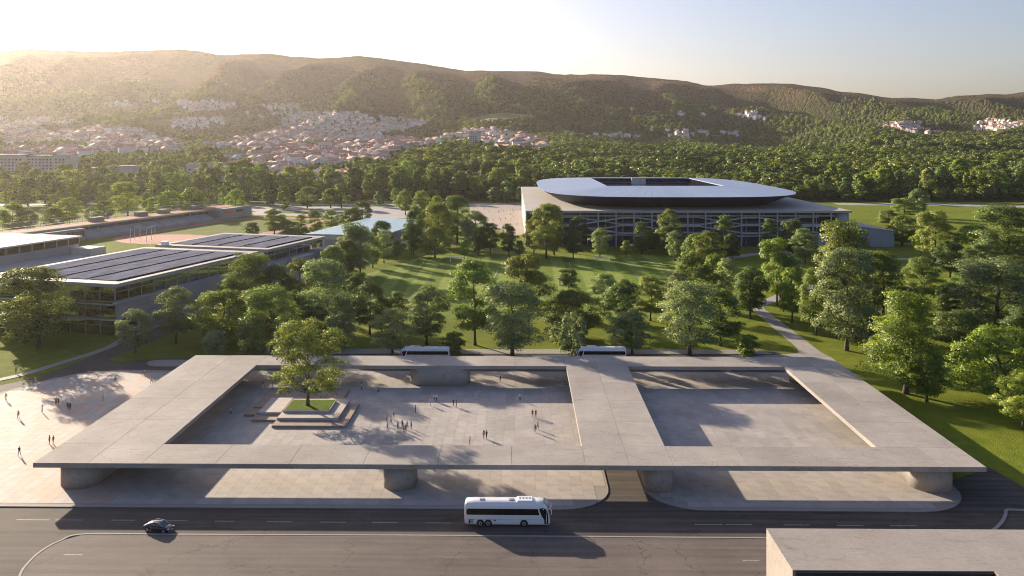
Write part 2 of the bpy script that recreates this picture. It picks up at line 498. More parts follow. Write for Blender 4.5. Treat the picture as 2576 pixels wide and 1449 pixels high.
M['interior'] = noisy('interior_floor', (0.25, 0.22, 0.18), (0.34, 0.30, 0.25), 0.3, 0.7)
M['solar'] = noisy('solar_cell', (0.175, 0.185, 0.235), (0.225, 0.235, 0.285), 2.0, 0.6, rnd=0.18, spec=0.0)
M['roofdeck'] = noisy('roof_membrane', (0.13, 0.13, 0.135), (0.17, 0.17, 0.175), 0.3, 0.8)
M['glass'] = glass_mat('curtain_glass', (0.85, 0.88, 0.66), 0.18)
M['dark_glass'] = simple('tinted_glass', (0.016, 0.013, 0.012), 0.12, spec=0.3)
M['track'] = noisy('track_rubber', (0.30, 0.095, 0.07), (0.36, 0.13, 0.095), 0.2, 0.85)
M['infield'] = noisy('infield_grass', (0.085, 0.12, 0.018), (0.135, 0.165, 0.026), 0.15, 0.95, c3=(0.10, 0.14, 0.02), scale3=0.03, spec=0.05)
M['seat'] = noisy('stand_seats', (0.30, 0.31, 0.34), (0.38, 0.39, 0.41), 0.8, 0.7)
M['orange'] = simple('orange_panel', (0.65, 0.14, 0.04), 0.6)
M['blue_roof'] = noisy('pale_blue_roof', (0.22, 0.38, 0.46), (0.27, 0.43, 0.50), 0.1, 0.35, metal=0.3)
M['stad_roof'] = noisy('stadium_roof_metal', (0.24, 0.315, 0.45), (0.28, 0.355, 0.49), 0.05, 0.42, metal=0.25, rnd=0.04)
M['stad_skin'] = noisy('stadium_dark_cladding', (0.018, 0.030, 0.070), (0.028, 0.042, 0.090), 0.06, 0.6, spec=0.15, stretch=(1, 1, 8))
M['stad_deck'] = noisy('stadium_deck', (0.36, 0.335, 0.30), (0.42, 0.395, 0.355), 0.05, 0.8)
M['stad_grey'] = noisy('stadium_concrete', (0.34, 0.34, 0.35), (0.41, 0.41, 0.42), 0.1, 0.8)
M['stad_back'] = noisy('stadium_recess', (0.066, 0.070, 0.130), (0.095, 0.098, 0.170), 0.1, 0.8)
M['ramp'] = noisy('ramp_concrete', (0.46, 0.46, 0.48), (0.54, 0.54, 0.56), 0.2, 0.8)
M['coach_white'] = simple('coach_paint', (0.74, 0.74, 0.76), 0.28, coat=0.6)
M['car_paint'] = simple('car_paint', (0.016, 0.020, 0.036), 0.22, metal=0.4, coat=0.9)
M['car_glass'] = simple('car_glass', (0.03, 0.045, 0.065), 0.05, spec=0.9)
M['tyre'] = simple('tyre', (0.012, 0.012, 0.013), 0.8)
M['rim'] = simple('rim', (0.45, 0.45, 0.46), 0.35, 0.8)
M['lamp_red'] = simple('tail_lamp', (0.5, 0.03, 0.02), 0.3)
M['lamp_clear'] = simple('head_lamp', (0.6, 0.62, 0.65), 0.15)
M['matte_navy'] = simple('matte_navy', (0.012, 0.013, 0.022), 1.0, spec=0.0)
M['matte_black'] = simple('matte_black', (0.012, 0.012, 0.013), 1.0, spec=0.0)
M['black'] = simple('black_trim', (0.014, 0.014, 0.016), 0.4)
M['house_wall'] = noisy('house_render', (0.74, 0.70, 0.66), (0.84, 0.81, 0.78), 0.05, 0.85, rnd=0.12)
M['house_wall_i'] = noisy('house_render_far', (0.74, 0.70, 0.66), (0.84, 0.81, 0.78), 0.05, 0.85, island=0.12)
M['house_roof'] = noisy('house_tiles', (0.43, 0.225, 0.155), (0.55, 0.315, 0.23), 0.3, 0.85, rnd=0.22)
M['house_roof_i'] = noisy('house_tiles_far', (0.43, 0.225, 0.155), (0.55, 0.315, 0.23), 0.3, 0.85, island=0.22)
M['window'] = simple('far_window', (0.06, 0.06, 0.065), 0.2)
M['leaf_olive'] = leaf_mat('leaf_olive', (0.172, 0.228, 0.057), (0.310, 0.370, 0.101), 0.44)
M['leaf_bright'] = leaf_mat('leaf_bright', (0.205, 0.282, 0.052), (0.374, 0.454, 0.085), 0.48)
M['leaf_grey'] = leaf_mat('leaf_grey', (0.198, 0.260, 0.124), (0.345, 0.414, 0.205), 0.40)
M['leaf_dark'] = leaf_mat('leaf_dark', (0.101, 0.156, 0.048), (0.207, 0.274, 0.083), 0.40)
M['leaf_pale'] = leaf_mat('leaf_pale', (0.253, 0.328, 0.149), (0.420, 0.500, 0.236), 0.42)
M['leaf_maple'] = leaf_mat('leaf_maple', (0.18, 0.215, 0.05), (0.32, 0.34, 0.09), 0.5, 0.02)
M['leaf_far'] = leaf_mat('leaf_far', (0.129, 0.184, 0.052), (0.259, 0.316, 0.083), 0.42, 0.35, patch=True)

# ------------------------------------------------------------------ terrain
from mathutils import noise as mnoise
SKYX = [-900, -300, 0, 50, 150, 260, 330, 445, 500, 555, 600, 650, 700, 760, 820, 900, 960, 1050, 1170, 1290, 1353, 1418, 1478, 1563, 1638, 1723, 1768, 1863, 1988, 2048, 2113, 2163, 2228, 2288, 2353, 2413, 2488, 2530, 2576, 2800, 3400]
SKYY = [190, 150, 132, 123, 125, 131, 127, 123, 128, 139, 136, 134, 137, 143, 147, 140, 146, 158, 177, 179, 179, 189, 186, 188, 196, 203, 214, 211, 210, 218, 230, 234, 246, 246, 250, 240, 236, 238, 231, 220, 200]
PD = [0, 815, 900, 1000, 1150, 1400, 1750, 2150, 2600, 3200, 4200, 5200, 6800]
PL = [0, 0, 14, 22, 32, 46, 62, 95, 150, 265, None, None, None]
PR = [0, 0, 10, 16, 22, 30, 42, 58, 88, 150, None, None, None]

def hgt(x, y, detail=True):
    d = -SA * x + CA * y
    if d < 815: return 0.0
    r = CA * x + SA * y
    px = CX + F * r / d
    w = min(1.0, max(0.0, (px - 1150) / 500.0)); w = w * w * (3 - 2 * w)
    zr = H + (HY - float(np.interp(px, SKYX, SKYY))) * 4200 / F
    zs = [PL[i] + (PR[i] - PL[i]) * w if PL[i] is not None else 0 for i in range(len(PD))]
    # keep the middle slope below the crest line
    zs[9] = min(zs[9], H + (zr - H) * 0.62); zs[8] = min(zs[8], H + (zr - H) * 0.42 + 8)
    zs[10], zs[11], zs[12] = zr, zr * 0.8, zr * 0.55
    z = float(np.interp(d, PD, zs))
    if d > 1500 and detail:
        k = min(1.0, (d - 1500) / 1300.0)
        if d > 3500: k *= max(0.0, (4200 - d) / 700.0) if d < 4200 else 0.0
        wx = x + 160 * mnoise.noise((x / 700, y / 700, 3.1))
        sp = mnoise.noise((wx / 330, y / 1500, 0.7))
        sp2 = mnoise.noise((wx / 150, y / 420, 5.7))
        z += k * (270 * (0.20 - abs(sp) * 1.05) + 45 * sp2)
        z += 4 * k * mnoise.noise((x / 45, y / 45, 1.3))
    if d > 3600 and detail:
        z += 5 * mnoise.noise((x / 90, y / 300, 9.9)) + 2.0 * mnoise.noise((x / 25, y / 60, 2.2))
    for hx, hd, hz, rx, rd in HILLS:
        cx, cyy = D(hx, hd)
        e = ((x - cx) / rx) ** 2 + ((y - cyy) / rd) ** 2
        if e < 6: z += 1.5 * hz * math.exp(-e)
    if 2300 < d < 4150: z = min(z, H + (zr - H) * d / 4200 * (0.84 + 0.135 * (d - 2300) / 1850) + 4 * mnoise.noise((x / 60, y / 60, 7.7)))
    return max(z, 0.0)

HILLS = [(1440, 3250, 95, 190, 330), (1560, 3350, 60, 150, 250), (2050, 3550, 120, 190, 300), (1740, 3500, 70, 170, 260), (1100, 3300, 40, 220, 300),
         (2440, 3600, 70, 200, 260), (2560, 3300, 70, 220, 300), (2230, 3650, 40, 150, 220), (700, 3450, 40, 260, 300), (250, 3300, 40, 260, 300)]

def make_terrain():
    ys = np.concatenate([np.linspace(-120, 780, 10), np.arange(815, 2400, 24), np.arange(2400, 4400, 20), np.arange(4400, 6801, 150)])
    xs = np.concatenate([np.linspace(-3300, -2700, 7)[:-1], np.arange(-2700, 2701, 26), np.linspace(2700, 3300, 7)[1:]])
    nx, ny = len(xs), len(ys)
    vs = np.zeros((ny, nx, 3))
    for j, y in enumerate(ys):
        for i, x in enumerate(xs):
            vs[j, i] = (x, y, hgt(float(x), float(y)) if y > 760 else 0.0)
    idx = np.arange(nx * ny).reshape(ny, nx)
    q = np.stack([idx[:-1, :-1], idx[:-1, 1:], idx[1:, 1:], idx[1:, :-1]], -1).reshape(-1, 4)
    me = bpy.data.meshes.new('terrain')
    me.vertices.add(nx * ny); me.vertices.foreach_set('co', vs.reshape(-1))
    me.loops.add(q.size); me.loops.foreach_set('vertex_index', q.reshape(-1).astype(np.int32))
    me.polygons.add(len(q)); me.polygons.foreach_set('loop_start', np.arange(0, q.size, 4, dtype=np.int32))
    me.materials.append(M['grass'])
    # forested hill material
    m, n, l, b = new_mat('hill_forest')
    geo = n.new('ShaderNodeNewGeometry')
    co = geo.outputs['Position']
    t1 = N(n, 'ShaderNodeTexNoise', i_Scale=0.035, i_Detail=8.0, i_Roughness=0.7); l.new(co, t1.inputs['Vector'])
    r1 = ramp(n, [(0.3, (0.030, 0.036, 0.016)), (0.7, (0.078, 0.080, 0.036))]); l.new(t1.outputs[0], r1.inputs[0])
    t2 = N(n, 'ShaderNodeTexNoise', i_Scale=0.0032, i_Detail=6.0, i_Roughness=0.6); l.new(co, t2.inputs['Vector'])
    r2 = ramp(n, [(0.36, (0, 0, 0)), (0.56, (1, 1, 1))]); l.new(t2.outputs[0], r2.inputs[0])
    sx = n.new('ShaderNodeSeparateXYZ'); l.new(co, sx.inputs[0])
    mr = N(n, 'ShaderNodeMapRange'); mr.inputs[1].default_value = 170; mr.inputs[2].default_value = 290; l.new(sx.outputs[2], mr.inputs[0])
    mu = N(n, 'ShaderNodeMath', operation='MULTIPLY'); l.new(r2.outputs[0], mu.inputs[0]); l.new(mr.outputs[0], mu.inputs[1])
    r3 = ramp(n, [(0.3, (0.085, 0.055, 0.034)), (0.7, (0.150, 0.100, 0.066))]); l.new(t1.outputs[0], r3.inputs[0])
    col = mixc(n, l, r1.outputs[0], r3.outputs[0], mu.outputs[0])
    l.new(col, b.inputs['Base Color'])
    b.inputs['Roughness'].default_value = 1.0; b.inputs['Specular IOR Level'].default_value = 0.0
    vo = N(n, 'ShaderNodeTexVoronoi', i_Scale=0.075); l.new(co, vo.inputs['Vector'])
    vm = N(n, 'ShaderNodeMath', operation='ADD'); l.new(vo.outputs['Distance'], vm.inputs[0])
    t5 = N(n, 'ShaderNodeTexNoise', i_Scale=0.02, i_Detail=6.0, i_Roughness=0.7); l.new(co, t5.inputs['Vector']); l.new(t5.outputs[0], vm.inputs[1])
    bp = N(n, 'ShaderNodeBump', i_Strength=1.0, i_Distance=14.0); bp.invert = True
    l.new(vm.outputs[0], bp.inputs['Height']); l.new(bp.outputs[0], b.inputs['Normal'])
    me.materials.append(m)
    fy = ys[:-1].repeat(nx - 1)
    me.polygons.foreach_set('material_index', (fy > 800).astype(np.int32))
    me.polygons.foreach_set('use_smooth', np.ones(len(q), dtype=bool))
    me.update(); me.validate()
    o = bpy.data.objects.new('terrain', me)
    link(o); tag(o, kind='structure')
    return o
make_terrain()

def on_ground(px, py, lo=830, hi=4300):
    """first terrain point seen at a pixel"""
    d = lo
    while d < hi:
        x, y = D(px, d)
        zray = H - (py - HY) * d / F
        if hgt(x, y) >= zray: return x, y, hgt(x, y), d
        d += 8
    return None

# ------------------------------------------------------------------ near ground: roads, plazas, paths
def struct(name, mb, mat, parent=None, smooth=False):
    o = mb.build(name, mat, parent, smooth)
    if parent is None: tag(o, kind='structure')
    return o

# road in front and drive between the two plazas
xl, xr = -190, 190
road = MB().sheet([(xl, 96), (xr, 96), (xr, 110), Z4(2900, 1190), Z4(2576, 1003), Z4(2470, 942), Z4(2402, 903), (74, 150), (xl, 150)], 0.006)
road.sheet([(13, 150.01), (22, 150.01), (22, 222), (13, 222)], 0.006)
road.sheet([(-66, 219.0), (12.9, 219.0), (12.9, 222.01), (22.1, 222.01), (22.1, 219.0), (76, 219.0), (72, 243), (-66, 243)], 0.006)
struct('road', road, M['asphalt'])

# driveway and footpath to the school
dr = [(-500, 600), (0, 490), (200, 447), (320, 402), (430, 357), (520, 317), (620, 272), (760, 212), (900, 155), (1030, 108),
      (1075, 150), (930, 205), (790, 258), (660, 317), (570, 347), (552, 362), (600, 372), (760, 357), (1000, 345), (1010, 424), (600, 419), (400, 436), (250, 468), (0, 534), (-500, 660)]
struct('driveway', MB().sheet([Z3(*p) for p in dr], 0.006), M['asphalt'])
fp = MB(); strip_sheet(fp, [Z3(*p) for p in [(-500, 560), (-120, 486), (120, 435), (280, 386), (430, 340), (540, 302), (640, 250), (760, 203), (900, 150)]], 2.6, 0, 0.10)
struct('footpath', fp, M['kerb'])
isl = [Z3(*p) for p in [(738, 380), (770, 367), (860, 363), (960, 365), (1000, 380), (960, 393), (850, 396), (765, 394)]]
struct('traffic_island', MB().prism(smooth_loop(isl, 4), 0.0, 0.14), M['kerb'])

# plazas (bases), with kerb edge
PLZ_F1 = G(0, 1277); 
lp = [Z3(p[0], p[1]) for p in [(-900, 560), (-300, 592), (0, 528), (250, 463), (400, 431), (600, 415), (850, 418)]]
yF = 138.3
pl1 = round_poly([(-170, yF), (14.8, yF - 0.2), (14.8, 220), (-64, 220)] + [lp[6], lp[5], lp[4], lp[3], lp[2], lp[1], lp[0]],
                 [0, 8.5, 0, 0, 0, 0, 0, 0, 0, 0, 0])
pl2 = round_poly([(20.8, yF - 0.2), (74.4, yF - 0.4), (74.4, 220), (20.8, 220)], [9, 10, 2, 0])
def plaza(name, poly, x0, x1, y0, y1, near):
    base = struct(name, MB().prism(poly, -0.05, 0.12), M['paving_base'])
    kb = MB(); n = len(poly)
    c = Vector((sum(p[0] for p in poly) / n, sum(p[1] for p in poly) / n))
    # kerb stones as one raised edge band
    for i in range(n):
        a = Vector(poly[i]); b = Vector(poly[(i + 1) % n])
        if (b - a).length < 0.05: continue
        t = (b - a).normalized(); nn = Vector((-t.y, t.x))
        s = 1 if in_poly((a.x + b.x) / 2 + nn.x * .1, (a.y + b.y) / 2 + nn.y * .1, poly) else -1
        kb.prism([(a.x, a.y), (b.x, b.y), (b.x + nn.x * s * .32, b.y + nn.y * s * .32), (a.x + nn.x * s * .32, a.y + nn.y * s * .32)], -0.04, 0.146)
    struct('kerb', kb, M['kerb'], base)
    cells = []
    tw, tl = 2.0, 4.0
    for i in range(int((x1 - x0) / tw)):
        for j in range(int((y1 - y0) / tl) + 1):
            xx = x0 + i * tw; yy = y0 + (j + (0.5 if i % 2 else 0)) * tl
            ok = all(in_poly(xx + a, yy + b, poly) for a in (-.33, tw + .33) for b in (-.33, tl + .33))
            if ok: cells.append((xx, yy))
            else:
                for k in range(2):          # half slabs at the margins
                    y2 = yy + k * tl / 2
                    if all(in_poly(xx + a, y2 + b, poly) for a in (-.33, tw + .33) for b in (-.33, tl / 2 + .33)):
                        cells.append((xx, y2, 1))
    return base, cells
def slab_mesh(w, l_, name):
    g = 0.014
    return MB().box(g, w - g, g, l_ - g, 0.0, 0.026).mesh(name, M['paving'])
SLAB, HALF = slab_mesh(2, 4, 'paving_slab'), slab_mesh(2, 2, 'paving_slab_half')
p1, c1 = plaza('plaza', pl1, -169.6, 15.5, 137.5, 222, 0)
p2, c2 = plaza('plaza_right', pl2, 21.15, 75, 137.3, 222, 0)
def lay(cells, base, quota, field_mats):
    def vis(c):
        px, py = proj(c[0] + 1, c[1] + 2, 0.14)
        return 0 <= px <= 2576 and py < 1449
    cells = sorted(cells, key=lambda c: (not vis(c), c[1]))
    far = {0: MB(), 1: MB()}
    for k, c in enumerate(cells):
        half = len(c) == 3
        if k < quota and vis(c):
            inst('paving_slab', HALF if half else SLAB, base, (c[0], c[1], 0.12))
        else:
            pink = 1 if (c[0] < -72 - (c[1] - 150) * 0.30) else 0
            far[pink].box(c[0] + .014, c[0] + 1.986, c[1] + .014, c[1] + (1.986 if half else 3.986), 0.12, 0.146)
    for k, mb in far.items():
        if mb.v:
            o = mb.build('paving_field' if k == 0 else 'terracotta_paving_field', field_mats[k], base); o['kind'] = 'stuff'
# the slabs at the terracotta corner belong to the field
near1 = [c for c in c1 if c[0] >= -72 - (c[1] - 150) * 0.30]
pink1 = [c for c in c1 if c[0] < -72 - (c[1] - 150) * 0.30]
lay(near1, p1, 190, [M['paving_isl'], M['paving_pink']])
lay(pink1, p1, 0, [M['paving_isl'], M['paving_pink']])
lay(c2, p2, 105, [M['paving_isl'], M['paving_pink']])

# worn lot in the foreground with its kerb
lot = [Z3(*p) for p in [(100, 1449), (130, 1400), (200, 1332), (300, 1276), (430, 1241)]]
lot = [G(20, 1530)] + lot + [(60, 128.6), (60, 96), (-60, 96)]
pv = MB().prism(lot, -0.03, 0.10)
lo = struct('forecourt', pv, M['asphalt_lot'])
kl = MB()
strip_sheet(kl, [G(20, 1530)] + [Z3(*p) for p in [(100, 1449), (130, 1400), (200, 1332), (300, 1276), (430, 1241), (900, 1243), (1700, 1246)]] + [(-10, 128.9), (20, 128.75), (40, 128.65)], 0.35, -0.02, 0.14)
struct('kerb', kl, M['kerb'], lo)
cr = MB(); strip_sheet(cr, [Z4(*p) for p in [(2400, 1235), (2432, 1212), (2468, 1175), (2484, 1140), (2492, 1118)]] + [Z4(2560, 1119), Z4(2700, 1121)], 0.5, -0.02, 0.14)
struct('kerb_line', cr, M['kerb'])
# road dashes
dash = [(80, 250, 1166), (278, 418, 1167), (560, 680, 1168), (840, 945, 1171), (1082, 1180, 1173), (1345, 1475, 1176), (1610, 1740, 1178), (1872, 2000, 1180), (2140, 2270, 1182),
        (2576 + 920, 2576 + 1060, 1190), (2576 + 1075, 2576 + 1208, 1190), (2576 + 1367, 2576 + 1497, 1192), (2576 + 1635, 2576 + 1767, 1194), (2576 + 1903, 2576 + 2035, 1196)]
dl = MB(); marks = None
for a, b, y in dash:
    p = Z3(a, y); q = Z3(b, y)
    o = struct('lane_marking', MB().prism([(p[0], p[1] - .09), (q[0], p[1] - .09), (q[0], p[1] + .09), (p[0], p[1] + .09)], 0.007, 0.012), M['paint'])
for a, b, y in [(318, 415, 1342), (2576 + 1160, 2576 + 1245, 1370)]:
    p = Z3(a, y, .1); q = Z3(b, y, .1)
    struct('lane_marking', MB().prism([(p[0], p[1] - .09), (q[0], p[1] - .09), (q[0], p[1] + .09), (p[0], p[1] + .09)], 0.101, 0.106), M['paint'])

# bus lane pavement behind the canopy and the path on the right
bl = MB().prism([(-80, 237.5), (70, 238.5), (66, 243.2), (-78, 243.2)], -0.02, 0.14)
struct('bus_lane_pavement', bl, M['kerb'])
pth = [G(*p) for p in [(1862, 897), (2008, 889), (2006, 876), (1883, 772), (1918, 773), (2065, 886), (2092, 900)]]
struct('footpath_right', MB().sheet(pth, 0.012), M['path'])
pp = MB(); strip_sheet(pp, [G(1901, 774), G(1912, 765), G(1935, 757), G(1990, 735), G(2060, 715)], 5, 0.010); struct('footpath_wood', pp, M['path'])
pp = MB(); strip_sheet(pp, [G(1780, 668), G(1825, 652), G(1870, 643), G(1920, 638), G(1990, 634)], 7, 0.010); struct('footpath_stadium', pp, M['farpath'])
pp = MB(); strip_sheet(pp, [G(2150, 652), G(2300, 652), G(2380, 664), G(2460, 690), G(2600, 720)], 6, 0.010); struct('footpath_right_wood', pp, M['farpath'])
pp = MB(); strip_sheet(pp, [G(2100, 513), G(2350, 515), G(2600, 520), G(3000, 530)], 26, 0.010); struct('ring_road', pp, M['farpath'])
pp = MB(); strip_sheet(pp, [G(-300, 522), G(100, 514), G(400, 512), G(640, 512), G(1020, 514), G(1320, 512)], 22, 0.010); struct('ring_road', pp, M['farpath'])
struct('car_park', MB().sheet([G(620, 519), G(1010, 520), G(1060, 546), G(960, 552), G(860, 545), G(640, 541)], 0.014), M['farpath'])
struct('sand_strip', MB().sheet([G(632, 524), G(735, 525), G(880, 529), G(880, 532), G(640, 534)], 0.020), M['sandpath'])
struct('car_park_lawn', MB().sheet([G(700, 529), G(860, 533), G(870, 538), G(700, 537)], 0.022), M['infield'])
struct('car_park_lawn', MB().sheet([G(1030, 540), G(1110, 536), G(1130, 545), G(1050, 552)], 0.022), M['infield'])
struct('stadium_forecourt', MB().sheet([G(1180, 509), G(1322, 512), G(1322, 590), G(1290, 592), G(1185, 560)], 0.016), M['sandpath'])

# ------------------------------------------------------------------ concrete canopy
CT, CB = 5.0, 4.2
def G5(px, py): return G(px, py, CT)
fl, fr, bl_, br_ = G5(83, 1164.5), G5(2489, 1175.5), G5(492, 893.5), G5(2085, 898)
OX0, OX1 = (fl[0] + bl_[0]) / 2, (fr[0] + br_[0]) / 2
OY0, OY1 = (fl[1] + fr[1]) / 2, (bl_[1] + br_[1]) / 2
h1 = [G5(410, 1117), G5(1464.5, 1121.5), G5(1424, 921), G5(646.5, 918.5)]
h2 = [G5(1674.5, 1123), G5(2210.5, 1124.5), G5(1968, 922.5), G5(1578, 922)]
A0, A1 = (h1[0][0] + h1[3][0]) / 2, (h1[1][0] + h1[2][0]) / 2
B0, B1 = (h2[0][0] + h2[3][0]) / 2, (h2[1][0] + h2[2][0]) / 2
IY0 = (h1[0][1] + h1[1][1] + h2[0][1] + h2[1][1]) / 4
IY1 = (h1[2][1] + h1[3][1] + h2[2][1] + h2[3][1]) / 4
print('CANOPY', OX0, OX1, OY0, OY1, A0, A1, B0, B1, IY0, IY1)
can = thing('concrete_canopy', 'wide flat concrete canopy frame with two rectangular openings over the plaza', 'canopy', ((OX0 + OX1) / 2, (OY0 + OY1) / 2, 0))
cl = can.location
def loc(mb, base):
    mb.v = [(v[0] - base[0], v[1] - base[1], v[2] - base[2]) for v in mb.v]
    return mb
sl = MB()
xs_ = [OX0, A0, A1, B0, B1, OX1]; ys_ = [OY0, IY0, IY1, OY1]
def ring_slab(mb, z0, z1):
    vid = {}
    def vtx(i, j, k):
        key = (i, j, k)
        if key not in vid:
            vid[key] = len(mb.v); mb.v.append((xs_[i], ys_[j], z1 if k else z0))
        return vid[key]
    solid = lambda i, j: 0 <= i < 5 and 0 <= j < 3 and not (j == 1 and i in (1, 3))
    for i in range(5):
        for j in range(3):
            if not solid(i, j): continue
            mb.f.append((vtx(i, j, 1), vtx(i + 1, j, 1), vtx(i + 1, j + 1, 1), vtx(i, j + 1, 1))); mb.m.append(0)
            mb.f.append((vtx(i, j + 1, 0), vtx(i + 1, j + 1, 0), vtx(i + 1, j, 0), vtx(i, j, 0))); mb.m.append(0)
            for di, dj, a, b in ((0, -1, (0, 0), (1, 0)), (1, 0, (1, 0), (1, 1)), (0, 1, (1, 1), (0, 1)), (-1, 0, (0, 1), (0, 0))):
                if not solid(i + di, j + dj):
                    p, q = (i + a[0], j + a[1]), (i + b[0], j + b[1])
                    mb.f.append((vtx(*p, 0), vtx(*q, 0), vtx(*q, 1), vtx(*p, 1))); mb.m.append(0)
ring_slab(sl, CB, CT - 0.03)
loc(sl, cl).build('roof_slab', M['canopy'], can)
def panels(x0, x1, y0, y1, nx, ny, jit=0.0):
    for i in range(nx):
        for j in range(ny):
            a, b = x0 + (x1 - x0) * i / nx, x0 + (x1 - x0) * (i + 1) / nx
            c, d = y0 + (y1 - y0) * j / ny, y0 + (y1 - y0) * (j + 1) / ny
            g = 0.035
            mb = MB().box(a + g, b - g, c + g, d - g, CT - 0.031, CT)
            loc(mb, cl).build('deck_panel', M['canopy'], can)
panels(OX0, A0, OY0, IY0, 2, 1); panels(A0, A1, OY0, IY0, 6, 1); panels(A1, B0, OY0, IY0, 2, 1); panels(B0, B1, OY0, IY0, 3, 1); panels(B1, OX1, OY0, IY0, 2, 1)
panels(OX0, A0, IY0, IY1, 2, 4); panels(A1, B0, IY0, IY1, 2, 4); panels(B1, OX1, IY0, IY1, 2, 4)
panels(OX0, A0, IY1, OY1, 2, 1); panels(A0, A1, IY1, OY1, 6, 1); panels(A1, B0, IY1, OY1, 2, 1); panels(B0, B1, IY1, OY1, 3, 1); panels(B1, OX1, IY1, OY1, 2, 1)
def pier(x0, x1, y0, y1, r=None):
    r = r or min(x1 - x0, y1 - y0) / 2 - 0.02
    poly = round_poly([(x0, y0), (x1, y0), (x1, y1), (x0, y1)], [r] * 4, 12)
    mb = MB().prism(poly, -0.05, CB - 0.004)
    o = loc(mb, cl).build('pier', M['pier'], can)
    for p in o.data.polygons: p.use_smooth = len(p.vertices) == 4
    return o
def shift_y(o): return o
pier(-80.2, -73.2, OY0 + 1.0, OY0 + 22)
pier(-23.9, -18.3, OY0 + 0.8, OY0 + 8.2)
pier(20.9, 25.9, OY0 + 0.6, OY0 + 20)
pier(66.9, 73.9, OY0 + 0.9, OY0 + 21)
pier(-27.4, -12.7, IY1 - 0.2, OY1 - 3)
pier(-77.5, -70, IY1 + 1, OY1 - 2)
pier(66, 73, IY1 + 2, OY1 - 2)

# concrete block in the near right corner
BT = 7.5
q0 = G(1928, 1329, BT)
blk = thing('concrete_block', 'low solid concrete block with flat stained top in the near right corner', 'building', (q0[0], q0[1], 0))
q1 = G(1997, 1434, BT)
q2 = G(2500, 1437, BT)
bw = q2[0] - q0[0]; bd = q0[1] - q1[1]
MB().prism([(0, 0), (60, 0), (60, -bd - 14), (bw, -bd - 14), (bw, -bd), (0, -bd)], -0.05, BT).build('block_body', M['block'], blk)
MB().box(0.4, bw - 0.05, -bd - 0.35, -bd - 0.02, BT - 1.1, BT - 0.10).build('painted_shade_band', M['dark'], blk)  # dark band painted in for the shade on the front face

# ------------------------------------------------------------------ stepped planter
pc = G(772, 1020, 1.5)
pla = thing('stepped_planter', 'stepped pale and brown stone planter with a grass bed in the plaza', 'planter', (pc[0], pc[1], 0.14))
def px_(x, d): return -SA * d + x - pc[0]   # camera-frame x,d to local
def lb(name, x0, x1, d0, d1, z0, z1, mat):
    mb = MB().box(x0 - SA * d0 - pc[0], x1 - SA * d0 - pc[0], d0 + SA * (x0 + x1) / 2 - pc[1], d1 + SA * (x0 + x1) / 2 - pc[1], z0, z1)
    return mb.build(name, mat, pla, bevel=0.02)
lb('lower_step', -49.8, -34.4, 176.9, 191.8, 0, 0.48, M['step_brown'])
lb('middle_step', -49.6, -36.7, 180.2, 193.2, 0.481, 1.0, M['step_light'])
lb('side_step', -54.7, -49.81, 184.0, 194.4, 0, 0.98, M['step_light'])
lb('side_bench', -55.2, -49.82, 180.7, 183.98, 0, 0.46, M['step_brown'])
lb('side_bench', -57.9, -55.21, 184.2, 188.6, 0, 0.40, M['step_brown'])
lb('side_bench', -57.2, -54.71, 188.62, 194.2, 0, 0.62, M['step_brown'])
lb('rear_platform', -57.4, -38.6, 194.5, 203.5, 0, 0.46, M['step_brown'])
lb('rear_block', -41.4, -37.4, 193.3, 194.4, 0, 0.95, M['step_brown'])
lb('planter_box', -49.2, -39.3, 183.6, 191.2, 1.001, 1.50, M['step_light'])
lb('grass_bed', -49.0, -39.5, 183.8, 191.0, 1.44, 1.535, M['planter_grass'])

# ------------------------------------------------------------------ school buildings
ANG = math.radians(-15)          # local +Y runs away from the camera along (sin15, cos15)
def glazed_band(root, x0, y0, x1, y1, z0, z1, n, rails=1):
    """row of glass panes with mullions from (x0,y0) to (x1,y1)"""
    L = math.hypot(x1 - x0, y1 - y0); tx, ty = (x1 - x0) / L, (y1 - y0) / L
    nx, ny = -ty, tx
    for i in range(n):
        a, b = L * i / n + .10, L * (i + 1) / n - .10
        for k in range(rails + 1):
            zz0 = z0 + (z1 - z0) * (0 if k == 0 else 0.62); zz1 = z0 + (z1 - z0) * (0.60 if k == 0 and rails else 1)
            P = [(x0 + tx * s + nx * o, y0 + ty * s + ny * o) for s, o in ((a, -.02), (b, -.02), (b, .02), (a, .02))]
            MB().prism(P, zz0, zz1).build('glass_pane', M['glass'], root)
    for i in range(n + 1):
        s = min(max(L * i / n, .09), L - .09)
        MB().bar((x0 + tx * s, y0 + ty * s, z0), (x0 + tx * s, y0 + ty * s, z1), 0.2, 0.2).build('mullion', M['metal'], root)
    if rails:
        zc = z0 + (z1 - z0) * .61
        MB().bar((x0 + tx * .2, y0 + ty * .2, zc), (x1 - tx * .2, y1 - ty * .2, zc), 0.14, 0.16).build('transom', M['metal'], root)

def solar_roof(root, W, L, z, nb, rows, cols):
    bw_ = (W - 4) / nb
    pw, plen = (bw_ - 1.0) / rows, (L - 8) / cols
    me = MB().box(.03, pw - .03, .03, plen - .03, 0, .10).mesh('solar_panel', M['solar'])
    for b in range(nb):
        x0 = -W + 2 + b * bw_
        MB().box(x0 + bw_ - 0.98, x0 + bw_ - 0.02, 4 + (b % 3), L - 6, z + .002, z + .36).build('cable_duct', M['matte_black'], root)
        for i in range(rows):
            for j in range(cols):
                inst('solar_panel', me, root, (x0 + i * pw, 4 + j * plen, z + 0.15))

